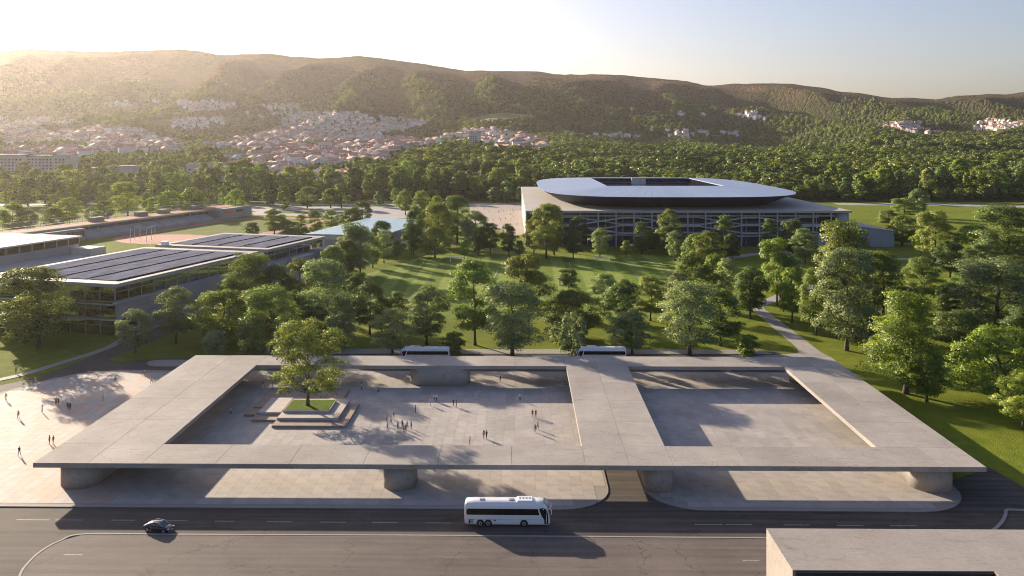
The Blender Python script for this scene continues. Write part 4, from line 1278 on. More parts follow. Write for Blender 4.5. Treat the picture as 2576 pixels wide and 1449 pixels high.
def trunk_mesh(name, cl_, W, Hc, z0, r0, seed, nl=14):
    rng = np.random.default_rng(seed)
    mb = MB()
    top = z0 + Hc * .80
    k = 7
    pts = [(rng.normal() * .02 * W * (i / k), rng.normal() * .02 * W * (i / k), -0.05 + (top + .05) * i / k) for i in range(k + 1)]
    pts[0] = (0, 0, -.05); pts[1] = (pts[1][0] * .3, pts[1][1] * .3, pts[1][2])
    rads = [r0 * (1.25 if i == 0 else 1.0 - .86 * i / k) for i in range(k + 1)]
    mb.tube(pts, rads, 9)
    order = list(rng.permutation(len(cl_)))[:nl]
    for i in order:
        c = cl_[i]
        e = Vector((c[0] * W, c[1] * W, z0 + c[2] * Hc))
        s = max(z0 * .8, e.z - math.hypot(e.x, e.y) * rng.uniform(.7, 1.1))
        s = min(s, top * .92)
        b = Vector((0, 0, s))
        mid = b.lerp(e, .5) + Vector((rng.normal() * .03 * W, rng.normal() * .03 * W, .05 * Hc * rng.random()))
        q = r0 * (1 - .8 * s / top) * .5
        mb.tube([b, mid, e], [q, q * .6, q * .18], 5)
    return mb.mesh(name, M['bark'], True)

PROTO = {}
def proto(key, kind, n, W, Hc, z0, r0, leaf, seed, nl=14):
    cm, cl_ = crown_mesh(key + '_crown', kind, n, W, Hc, leaf, M['leaf_olive'], seed)
    for v in [0]:
        co = np.empty(len(cm.vertices) * 3, dtype=np.float32); cm.vertices.foreach_get('co', co)
        co = co.reshape(-1, 3); co[:, 2] += z0; cm.vertices.foreach_set('co', co.reshape(-1))
    cm.update()
    PROTO[key] = (cm, trunk_mesh(key + '_trunk', cl_, W, Hc, z0, r0, seed + 1, nl), W, z0 + Hc)

# near prototypes, real size in metres
proto('oval_a', 'oval', 24000, 11, 13, 3.0, .34, 0.135, 1)
proto('oval_b', 'oval', 24000, 11, 12.5, 3.4, .32, 0.135, 2)
proto('round_a', 'round', 25000, 11, 10.5, 1.4, .32, 0.135, 3)
proto('lobed_a', 'lobed', 25000, 11, 14.5, 2.8, .36, 0.135, 4)
proto('lobed_b', 'lobed', 25000, 11, 14.0, 3.4, .36, 0.135, 5)
proto('column_a', 'column', 14000, 6.5, 13, 1.2, .26, 0.128, 6)
proto('layer_a', 'layer', 28000, 13, 17, 4.2, .5, 0.15, 7)
proto('wide_a', 'wide', 26000, 16, 11, 2.6, .5, 0.15, 8, 22)
proto('maple_a', 'maple', 21000, 15.5, 15.2, 3.3, .34, 0.15, 9, 26)
proto('shoot_a', 'shoot', 8000, 7.5, 8.0, .3, .16, 0.15, 10)
proto('bush_a', 'round', 8000, 5.5, 5.0, .15, .14, 0.13, 12)
proto('small_a', 'oval', 6000, 5.5, 6.5, 2.0, .14, 0.16, 13)
# mid-distance prototypes
for i, (kd, W, Hc, z0) in enumerate([('oval', 11, 13, 2.6), ('round', 12, 11, 2.0), ('lobed', 11, 14, 2.4), ('column', 8, 16, 1.6), ('oval', 10, 11, 2.8), ('lobed', 12, 12, 2.0)]):
    proto('mid%d' % i, kd, 6000, W, Hc, z0, .34, .28, 40 + i, 8)

ORD = ['zeroth', 'first', 'second', 'third', 'fourth', 'fifth', 'sixth', 'seventh', 'eighth', 'ninth', 'tenth', 'eleventh', 'twelfth', 'thirteenth', 'fourteenth', 'fifteenth', 'sixteenth', 'seventeenth', 'eighteenth', 'nineteenth', 'twentieth',
       'twenty-first', 'twenty-second', 'twenty-third', 'twenty-fourth', 'twenty-fifth', 'twenty-sixth', 'twenty-seventh', 'twenty-eighth', 'twenty-ninth', 'thirtieth', 'thirty-first', 'thirty-second', 'thirty-third', 'thirty-fourth', 'thirty-fifth', 'thirty-sixth', 'thirty-seventh', 'thirty-eighth', 'thirty-ninth', 'fortieth']
CNAME = {'olive': 'olive green', 'bright': 'bright green', 'grey': 'grey green', 'dark': 'dark green', 'pale': 'pale green', 'maple': 'yellow green'}
FORM = {'oval': 'oval tree', 'round': 'round tree', 'lobed': 'tall lobed tree', 'column': 'slim tree', 'layer': 'layered tree', 'wide': 'broad tree', 'maple': 'airy tree', 'shoot': 'upright bush', 'bush': 'round bush', 'small': 'young tree', 'mid': 'tree'}
NAME = {'shoot': 'upright_bush', 'bush': 'round_bush', 'small': 'young_tree'}

def plant(key, colour, x, y, z, height, width, label, group, rot=None):
    cm, tm, W, Ht = PROTO[key]
    kd = key.split('_')[0]; kd = 'mid' if kd.startswith('mid') else kd
    o = thing(NAME.get(kd, 'broadleaf_tree'), label, 'bush' if kd in ('shoot', 'bush') else 'tree', (x, y, z), random.choice((0, math.pi / 2, math.pi, -math.pi / 2)) + random.uniform(-.5, .5) if rot is None else rot, group)
    s = width / W; h = height / Ht
    u_ = random.uniform(.93, 1.08)
    o.scale = (s * u_, s / u_, h)
    o.rotation_euler[0] = random.uniform(-.035, .035); o.rotation_euler[1] = random.uniform(-.035, .035)
    c = inst('crown', cm, o)
    c.material_slots[0].link = 'OBJECT'; c.material_slots[0].material = M['leaf_' + colour]
    inst('trunk', tm, o)
    return o

# base x, base y, top y, crown width (pixels of the 2576 px photograph), prototype, leaf colour
ZONES = {
 'lawn trees before the school': ('trees before the school', [
  (98, 875, 680, 182, 'lobed_a', 'olive'), (341, 889, 783, 90, 'oval_a', 'grey'), (443, 863, 728, 104, 'oval_b', 'grey'), (64, 858, 742, 90, 'oval_a', 'olive')]),
 'trees along the bus lane': ('trees along the bus lane', [
  (545, 893, 834, 66, 'bush_a', 'pale'), (684, 894, 727, 148, 'lobed_b', 'olive'), (640, 886, 803, 76, 'bush_a', 'grey'), (846, 882, 790, 84, 'shoot_a', 'grey'),
  (987, 894, 782, 102, 'oval_b', 'pale'), (1073, 867, 727, 110, 'oval_a', 'pale'), (1142, 892, 838, 58, 'bush_a', 'bright'), (1195, 868, 663, 128, 'oval_b', 'olive'),
  (1289, 894, 716, 146, 'lobed_a', 'grey'), (1439, 894, 794, 94, 'shoot_a', 'grey'), (1590, 892, 784, 104, 'oval_a', 'pale'), (1735, 895, 716, 150, 'lobed_b', 'grey'),
  (1812, 870, 735, 116, 'oval_b', 'dark'), (1884, 894, 846, 58, 'bush_a', 'bright')]),
 'thicket beside the near school': ('thicket beside the school', [
  (563, 864, 736, 152, 'round_a', 'bright'), (625, 800, 645, 112, 'lobed_b', 'olive'), (585, 800, 703, 88, 'oval_b', 'bright'), (690, 800, 672, 84, 'round_a', 'dark'),
  (755, 792, 658, 94, 'oval_a', 'olive'), (820, 850, 661, 128, 'lobed_a', 'grey'), (860, 850, 745, 74, 'oval_a', 'grey'), (898, 796, 689, 66, 'column_a', 'dark'), (930, 842, 713, 86, 'oval_a', 'dark'), (1000, 840, 738, 58, 'oval_b', 'dark'),
  (740, 845, 735, 90, 'oval_a', 'dark'), (655, 830, 725, 90, 'round_a', 'dark'), (780, 860, 760, 80, 'oval_b', 'dark'), (960, 835, 752, 60, 'round_a', 'dark')]),
 'trees before the football lawn': ('trees on the near edge of the lawn', [
  (1330, 830, 648, 116, 'lobed_b', 'olive'), (1430, 800, 680, 66, 'column_a', 'dark'), (1440, 850, 737, 142, 'round_a', 'olive'), (1520, 800, 693, 76, 'oval_b', 'pale'),
  (1570, 846, 711, 102, 'oval_a', 'dark'), (1636, 807, 699, 92, 'oval_b', 'olive'), (1887, 802, 676, 90, 'oval_a', 'dark'), (1780, 690, 586, 84, 'oval_b', 'olive'),
  (1745, 770, 640, 96, 'oval_a', 'olive'), (1796, 740, 645, 58, 'round_a', 'bright'), (1825, 772, 656, 64, 'oval_a', 'pale'), (1705, 790, 690, 70, 'oval_b', 'grey')]),
 'trees before the stadium ramps': ('trees before the stadium', [
  (1094, 648, 576, 72, 'round_a', 'olive'), (1169, 652, 604, 29, 'small_a', 'bright'), (1204, 641, 575, 46, 'oval_a', 'dark'), (1233, 638, 565, 54, 'oval_b', 'dark'),
  (1280, 646, 566, 46, 'oval_a', 'dark'), (1306, 649, 607, 30, 'small_a', 'grey'), (1374, 650, 518, 84, 'lobed_a', 'olive'), (1343, 640, 548, 56, 'oval_b', 'maple'), (1394, 642, 522, 60, 'oval_a', 'olive'),
  (1442, 650, 579, 56, 'oval_b', 'dark'), (1452, 626, 547, 48, 'oval_a', 'dark'), (1509, 648, 577, 56, 'oval_a', 'pale'), (1575, 648, 607, 31, 'small_a', 'bright'), (1614, 638, 561, 39, 'column_a', 'dark'),
  (1680, 640, 531, 62, 'oval_b', 'maple'), (1647, 634, 580, 42, 'round_a', 'dark'), (1690, 642, 577, 60, 'round_a', 'dark'), (1697, 657, 583, 53, 'oval_a', 'pale'), (1752, 672, 592, 76, 'round_a', 'bright'),
  (1823, 642, 545, 45, 'column_a', 'dark'), (1936, 642, 554, 41, 'column_a', 'dark'), (1842, 650, 590, 40, 'round_a', 'dark')]),
 'wood right of the footpath': ('wood right of the footpath', [
  (1955, 770, 606, 86, 'lobed_b', 'bright'), (1985, 772, 646, 92, 'oval_a', 'pale'), (2025, 662, 578, 69, 'oval_b', 'pale'), (1995, 642, 557, 68, 'round_a', 'dark'), (1993, 809, 680, 78, 'oval_a', 'bright'),
  (2053, 843, 682, 92, 'oval_b', 'olive'), (2130, 882, 636, 150, 'lobed_a', 'grey'), (2118, 800, 566, 140, 'lobed_b', 'olive'), (2222, 802, 640, 116, 'lobed_a', 'olive'), (2103, 852, 690, 84, 'oval_a', 'dark'),
  (2279, 990, 745, 180, 'layer_a', 'bright'), (2206, 928, 850, 70, 'oval_b', 'dark'), (2331, 1011, 893, 118, 'oval_a', 'bright'), (2513, 1006, 828, 226, 'wide_a', 'bright'), (2574, 1080, 940, 130, 'oval_b', 'bright'),
  (2507, 846, 662, 214, 'lobed_b', 'grey'), (2412, 874, 785, 124, 'round_a', 'dark'), (2536, 682, 525, 156, 'lobed_a', 'dark'), (2448, 664, 570, 112, 'round_a', 'olive'), (2352, 658, 536, 92, 'lobed_b', 'olive'),
  (2316, 645, 580, 46, 'small_a', 'bright'), (2270, 617, 546, 74, 'round_a', 'olive'), (2325, 762, 652, 102, 'oval_b', 'olive'), (2275, 802, 725, 114, 'round_a', 'dark'), (2170, 852, 770, 84, 'round_a', 'dark'),
  (2385, 802, 715, 78, 'oval_a', 'dark'), (2600, 900, 770, 150, 'oval_a', 'dark'), (2200, 770, 640, 110, 'oval_a', 'dark'), (2440, 790, 690, 110, 'oval_b', 'dark'), (2560, 780, 650, 130, 'lobed_b', 'dark'), (2390, 700, 610, 90, 'oval_a', 'dark'), (2470, 720, 620, 100, 'oval_b', 'dark')]),
 'trees around the sports hall': ('trees around the sports hall', [
  (885, 692, 565, 76, 'lobed_b', 'grey'), (840, 712, 623, 66, 'round_a', 'olive'), (872, 702, 606, 63, 'round_a', 'olive'), (906, 690, 580, 76, 'lobed_a', 'grey'), (938, 674, 603, 52, 'oval_a', 'olive'),
  (966, 661, 583, 46, 'oval_b', 'pale'), (999, 654, 607, 28, 'small_a', 'dark'), (960, 642, 560, 64, 'round_a', 'dark'), (912, 572, 508, 56, 'oval_a', 'dark'), (880, 576, 528, 53, 'round_a', 'dark'),
  (835, 579, 530, 47, 'oval_b', 'pale'), (793, 584, 531, 39, 'column_a', 'dark'), (690, 593, 528, 60, 'oval_a', 'olive'), (722, 596, 558, 60, 'round_a', 'dark'), (759, 576, 541, 29, 'column_a', 'olive'), (635, 589, 561, 37, 'bush_a', 'dark'), (763, 593, 573, 37, 'bush_a', 'dark')]),
 'grove left of the stadium': ('grove by the forecourt', [
  (1040, 642, 525, 50, 'oval_a', 'dark'), (1100, 622, 516, 82, 'round_a', 'olive'), (1100, 602, 498, 48, 'oval_b', 'bright'), (1150, 612, 497, 76, 'lobed_a', 'dark'), (1195, 632, 535, 77, 'oval_a', 'grey'), (1035, 642, 570, 52, 'oval_b', 'dark'),
  (1020, 541, 479, 46, 'oval_a', 'olive'), (1060, 546, 483, 43, 'round_a', 'bright'), (1070, 600, 530, 55, 'oval_a', 'olive')]),
 'roadside trees behind the track': ('roadside trees', [
  (680, 520, 479, 46, 'mid0', 'dark'), (714, 528, 470, 33, 'mid3', 'olive'), (773, 524, 472, 56, 'mid1', 'olive'), (832, 523, 476, 49, 'mid4', 'olive'), (859, 523, 465, 53, 'mid0', 'olive'), (955, 520, 482, 27, 'mid4', 'dark'), (998, 521, 475, 33, 'mid0', 'bright'),
  (1243, 510, 473, 31, 'mid0', 'pale'), (1275, 510, 458, 34, 'mid3', 'pale'), (1310, 511, 472, 30, 'mid4', 'pale')]),
 'trees behind the grandstand': ('trees behind the grandstand', [
  (30, 592, 512, 62, 'oval_a', 'bright'), (68, 592, 530, 62, 'round_a', 'pale'), (135, 575, 525, 56, 'round_a', 'bright'), (140, 532, 490, 42, 'mid1', 'bright'), (175, 566, 500, 70, 'oval_b', 'bright'), (230, 562, 522, 42, 'oval_a', 'pale'), (262, 556, 507, 48, 'round_a', 'bright'),
  (322, 546, 461, 74, 'lobed_a', 'bright'), (367, 531, 488, 28, 'mid4', 'olive'), (385, 541, 498, 38, 'mid1', 'bright'), (425, 546, 483, 62, 'mid2', 'bright'), (483, 546, 475, 66, 'mid0', 'bright'), (562, 521, 471, 28, 'mid3', 'bright'), (593, 539, 480, 50, 'mid1', 'bright')]),
 'tall trees on the far lawn': ('tall trees across the far lawn', [
  (15, 516, 453, 38, 'mid0', 'bright'), (70, 519, 449, 61, 'mid1', 'olive'), (113, 513, 435, 57, 'mid0', 'olive'), (185, 509, 430, 64, 'mid2', 'bright'), (150, 513, 459, 46, 'mid1', 'olive'), (216, 517, 464, 42, 'mid0', 'olive'), (262, 513, 464, 50, 'mid1', 'olive'),
  (395, 509, 433, 43, 'mid3', 'bright'), (440, 509, 436, 62, 'mid2', 'bright'), (496, 506, 441, 41, 'mid0', 'olive'), (532, 506, 425, 43, 'mid3', 'bright'), (583, 506, 420, 41, 'mid3', 'bright'), (625, 508, 424, 56, 'mid2', 'olive')]),
 'trees by the right ring road': ('trees by the right ring road', [
  (2310, 546, 478, 52, 'oval_a', 'pale'), (2275, 551, 500, 62, 'lobed_b', 'olive'), (2236, 566, 530, 52, 'round_a', 'olive'), (2165, 505, 440, 40, 'mid3', 'olive'), (2130, 508, 463, 36, 'mid0', 'dark'), (2190, 506, 452, 36, 'mid0', 'dark')]),
}
TREES_XY = []
for zone, (grp, lst) in ZONES.items():
    for rank, (bx, by, ty, w, key, colr) in enumerate(sorted(lst), 1):
        x, y = G(bx, by)
        d = -SA * x + CA * y
        kd = key.split('_')[0]; kd = 'mid' if kd.startswith('mid') else kd
        lab = '%s %s, %s from left of the %s' % (CNAME[colr], FORM[kd], ORD[rank], zone)
        hh = (by - ty) * d / F; ww = w * d / F
        if not key.startswith('mid') and d > 400:     # farther trees use the lighter crowns
            pass
        plant(key, colr, x, y, 0.0, hh * 1.03, ww * 1.02, lab, grp)
        TREES_XY.append((x, y))

# the planter tree
plant('maple_a', 'maple', *G(774.6, 1019.7, 1.65), 1.66, 18.4, 16.2, 'tall airy yellow green tree growing from the grass of the stepped planter', None, rot=0.6)

# belts of alike trees along the ring road
def belt(x0, x1, y0, y1, n, hmin, hmax, label, group, cols, keys, seed):
    rg = random.Random(seed)
    for i in range(n):
        bx = x0 + (x1 - x0) * (i + rg.uniform(.1, .9)) / n; by = rg.uniform(y0, y1)
        x, y = G(bx, by); d = -SA * x + CA * y
        h_ = rg.uniform(hmin, hmax)
        k = rg.choice(keys)
        plant(k, rg.choice(cols), x, y, hgt(x, y), h_, h_ * (rg.uniform(.6, .85) if k != 'mid3' else rg.uniform(.38, .5)), label, group)
belt(640, 1330, 494, 505, 40, 13, 29, 'olive green tree in the belt between ring road and hillside town', 'tree belt before the town', ['bright', 'olive', 'olive'], ['mid0', 'mid1', 'mid2', 'mid3', 'mid4', 'mid5'], 5)
belt(-40, 640, 490, 502, 30, 13, 24, 'golden lit tree in the belt behind the far left lawn', 'tree belt at far left', ['bright', 'olive'], ['mid0', 'mid1', 'mid2', 'mid4', 'mid5'], 6)
belt(2030, 2620, 491, 503, 42, 14, 28, 'olive tree in the belt behind the right ring road', 'tree belt behind the right ring road', ['olive', 'dark', 'bright'], ['mid0', 'mid1', 'mid2', 'mid3', 'mid4', 'mid5'], 8)

# ------------------------------------------------------------------ hillside town
TOWN = [  # outlines of the built-up areas, in pixels of the photograph, with house density
 ([(0, 430), (0, 300), (130, 300), (270, 320), (380, 340), (470, 372), (480, 410), (330, 432), (200, 400)], 1.0),
 ([(430, 330), (430, 302), (560, 300), (560, 328)], .9), ([(260, 275), (270, 262), (470, 256), (600, 262), (600, 278), (450, 290), (330, 272)], .8),
 ([(600, 282), (620, 262), (760, 268), (760, 290), (640, 300)], .5),
 ([(520, 372), (690, 330), (720, 290), (830, 284), (1000, 296), (1120, 322), (1260, 330), (1390, 360), (1390, 384), (1300, 388), (1150, 376), (1040, 392), (1000, 430), (900, 420), (880, 460), (720, 468), (560, 470), (470, 450), (560, 420)], 1.35),
 ([(1390, 345), (1580, 340), (1600, 352), (1400, 352)], .8), ([(1570, 348), (1640, 330), (1700, 330), (1860, 338), (1860, 348), (1700, 345), (1640, 356)], .9),
 ([(1700, 288), (1790, 288), (1800, 293), (1700, 294)], .6), ([(1850, 290), (1900, 282), (1930, 300), (1880, 302)], .8),
 ([(2190, 322), (2290, 312), (2480, 302), (2576, 308), (2576, 330), (2400, 340), (2300, 338)], 1.2),
]
def house_parts(w, l_, h, rh):
    wl_ = MB().box(-w / 2, w / 2, -l_ / 2, l_ / 2, -6, h)
    wl_.add([(-w / 2, -l_ / 2, h), (w / 2, -l_ / 2, h), (0, -l_ / 2, h + rh * .93)], [(0, 1, 2)]); wl_.add([(-w / 2, l_ / 2, h), (w / 2, l_ / 2, h), (0, l_ / 2, h + rh * .93)], [(2, 1, 0)])
    o = .6
    rf = MB().add([(-w / 2 - o, -l_ / 2 - o, h - o * rh / (w / 2) + .02), (0, -l_ / 2 - o, h + rh), (w / 2 + o, -l_ / 2 - o, h - o * rh / (w / 2) + .02),
                   (-w / 2 - o, l_ / 2 + o, h - o * rh / (w / 2) + .02), (0, l_ / 2 + o, h + rh), (w / 2 + o, l_ / 2 + o, h - o * rh / (w / 2) + .02),
                   (-w / 2 - o, -l_ / 2 - o, h - o * rh / (w / 2) + .32), (0, -l_ / 2 - o, h + rh + .35), (w / 2 + o, -l_ / 2 - o, h - o * rh / (w / 2) + .32),
                   (-w / 2 - o, l_ / 2 + o, h - o * rh / (w / 2) + .32), (0, l_ / 2 + o, h + rh + .35), (w / 2 + o, l_ / 2 + o, h - o * rh / (w / 2) + .32)],
                  [(6, 7, 10, 9), (7, 8, 11, 10), (0, 3, 4, 1), (1, 4, 5, 2), (0, 1, 7, 6), (1, 2, 8, 7), (3, 9, 10, 4), (4, 10, 11, 5), (0, 6, 9, 3), (2, 5, 11, 8)])
    ch = MB().box(w * .18, w * .18 + .9, -1, .1, h + rh * .45, h + rh + 1.1)
    return wl_, rf, ch
HV = []
for (w, l_, h, rh) in [(9, 10, 6.6, 2.6), (8, 9, 7.0, 2.3), (10, 12, 6.6, 2.8), (11, 12, 9.0, 2.7), (8, 13, 6.0, 2.4), (12, 16, 10, 3.0)]:
    a, b, c = house_parts(w, l_, h, rh)
    HV.append((a, b, c, a.mesh('house_wall', M['house_wall']), b.mesh('house_roof', M['house_roof']), c.mesh('house_chimney', M['house_wall']), (w, l_, h)))
WIN = MB().box(-.55, .55, -.06, .06, 0, 1.4).mesh('house_window', M['window'])
BOX_FAR = [0, 0]
rg = random.Random(21)
houses = []
OCC = {}
def free(x, y, r):
    cx, cyy = int(x // 14), int(y // 14)
    for i in (-1, 0, 1):
        for j in (-1, 0, 1):
            for (a, b) in OCC.get((cx + i, cyy + j), ()):
                if (a - x) ** 2 + (b - y) ** 2 < r * r: return False
    OCC.setdefault((cx, cyy), []).append((x, y))
    return True
for poly, dens in TOWN:
    xs0, xs1 = min(p[0] for p in poly), max(p[0] for p in poly); ys0, ys1 = min(p[1] for p in poly), max(p[1] for p in poly)
    tries = int((xs1 - xs0) * (ys1 - ys0) * 0.034 * dens)
    for _ in range(tries):
        px, py = rg.uniform(xs0, xs1), rg.uniform(ys0, ys1)
        if not in_poly(px, py, poly): continue
        g = on_ground(px, py)
        if not g: continue
        if mnoise.noise((g[0] / 120, g[1] / 120, 4.4)) < -0.08: continue    # gardens and groves between the houses
        if not free(g[0], g[1], 9.8): continue
        houses.append((g[3], g[0], g[1], g[2]))
houses.sort()
print('HOUSES', len(houses))
farw, farr = MB(), MB()
for i, (d, x, y, z) in enumerate(houses):
    v = HV[min(5, int(rg.random() ** 1.4 * 6))]
    rot = rg.choice([0.3, 0.3 + math.pi / 2]) + rg.uniform(-.5, .5)
    if i < 300:
        o = thing('house', 'white walled house with red tiled roof among the nearest rows of the hillside town', 'house', (x, y, z), rot, 'nearest houses of the hillside town')
        wo = inst('wall', v[3], o); ro = inst('roof', v[4], o)
        inst('chimney', v[5], ro)
        if i < 130:
            w, l_, h = v[6]
            for k in range(2):
                for zz in (1.2, 3.9):
                    inst('window', WIN, o, (-w * .25 + k * w * .5, -l_ / 2 - .03, zz))
    else:
        c, s = math.cos(rot), math.sin(rot)
        for src, dst in ((v[0], farw), (v[1], farr)):
            dst.add([(x + c * p[0] - s * p[1], y + s * p[0] + c * p[1], z + p[2]) for p in src.v], src.f)
if farw.v:
    o = farw.build('distant_houses', M['house_wall_i']); tag(o, 'distant white houses of the hillside town', 'houses', kind='stuff')
    o2 = farr.build('roofs', M['house_roof_i'], o); o2['kind'] = 'stuff'

def big_block(name, label, px, d, base_z, boxes, windows=True):
    x, y = D(px, d)
    r = thing(name, label, 'building', (x, y, base_z), YAW)
    for (x0, x1, y0, y1, h) in boxes:
        MB().box(x0, x1, y0, y1, -12, h).build('wall', M['wall_white'], r)
        MB().box(x0 - .4, x1 + .4, y0 - .4, y1 + .4, h + .002, h + .7).build('roof', M['roofdeck'], r)
        if windows:
            me = MB().box(-1.0, 1.0, -.10, .02, 0, 1.7).mesh('block_window', M['window'])
            nx = int((x1 - x0 - 4) / 4.2)
            for i in range(nx):
                for f in range(int((h - 3) / 3.5)):
                    inst('window', me, r, (x0 + 3.5 + i * 4.2, y0 - .002, 2.0 + f * 3.5))
    return r
big_block('hospital_block', 'long white six storey block with window rows at the left edge below the town', 0, 985, 19, [(-14, 28, 0, 16, 22), (28.1, 62, 3, 18, 20.5), (62.1, 82, -2, 16, 22.5), (10, 24, 20, 34, 25.5)])
big_block('white_hall', 'low white hall with curved roofs right of the long white block', 215, 958, 20, [(0, 22, 0, 20, 7), (22.1, 52, 4, 20, 9)], False)
big_block('apartment_house', 'pale apartment house standing in the middle of the town', 800, 1230, hgt(*D(800, 1230)), [(0, 17, 0, 12, 19)])
big_block('apartment_house', 'white flat roofed building among roofs beside the tall roadside trees', 480, 960, hgt(*D(480, 960)), [(-5, 26, 0, 12, 13)])
big_block('apartment_house', 'tall white apartment house in the upper right of the town', 1180, 1500, hgt(*D(1180, 1500)), [(0, 20, 0, 14, 20)])
for px, w, lab in ((290, 60, 'long low white shed behind the lawn trees'), (395, 40, 'short low white shed right of the long one'), (30, 30, 'low pale shed at the far left edge')):
    big_block('low_shed', lab, px, 905, hgt(*D(px, 905)) - 1, [(0, w, 0, 14, 5)], False)

# pale meadow on the hillside
def meadow(poly, label):
    xs0, xs1 = min(p[0] for p in poly), max(p[0] for p in poly); ys0, ys1 = min(p[1] for p in poly), max(p[1] for p in poly)
    q = [on_ground(p[0], p[1]) for p in smooth_loop(poly, 3)]
    q = [p for p in q if p]
    if len(q) < 4: return
    c = (sum(p[0] for p in q) / len(q), sum(p[1] for p in q) / len(q))
    mb = MB(); n = len(q); R = 6
    for k in range(R + 1):
        t = k / R
        for p in q:
            x, y = c[0] + (p[0] - c[0]) * t, c[1] + (p[1] - c[1]) * t
            mb.v.append((x, y, hgt(x, y) + 3.0))
    for k in range(R):
        for i in range(n):
            mb.f.append((k * n + i, (k + 1) * n + i, (k + 1) * n + (i + 1) % n, k * n + (i + 1) % n)); mb.m.append(0)
    o = mb.build('meadow', noisy('meadow_grass', (0.15, 0.155, 0.06), (0.21, 0.20, 0.085), 0.02, 0.95, spec=0.05)); tag(o, kind='structure')
    return q
MEADOWS = []
for poly in ([(1165, 303), (1215, 293), (1270, 287), (1325, 292), (1322, 299), (1260, 306), (1200, 311)], [(520, 300), (560, 296), (610, 300), (600, 308), (540, 308)], [(370, 310), (400, 303), (450, 306), (440, 318), (390, 319)]):
    q = meadow(poly, '')
    if q: MEADOWS.append([(p[0], p[1]) for p in q])

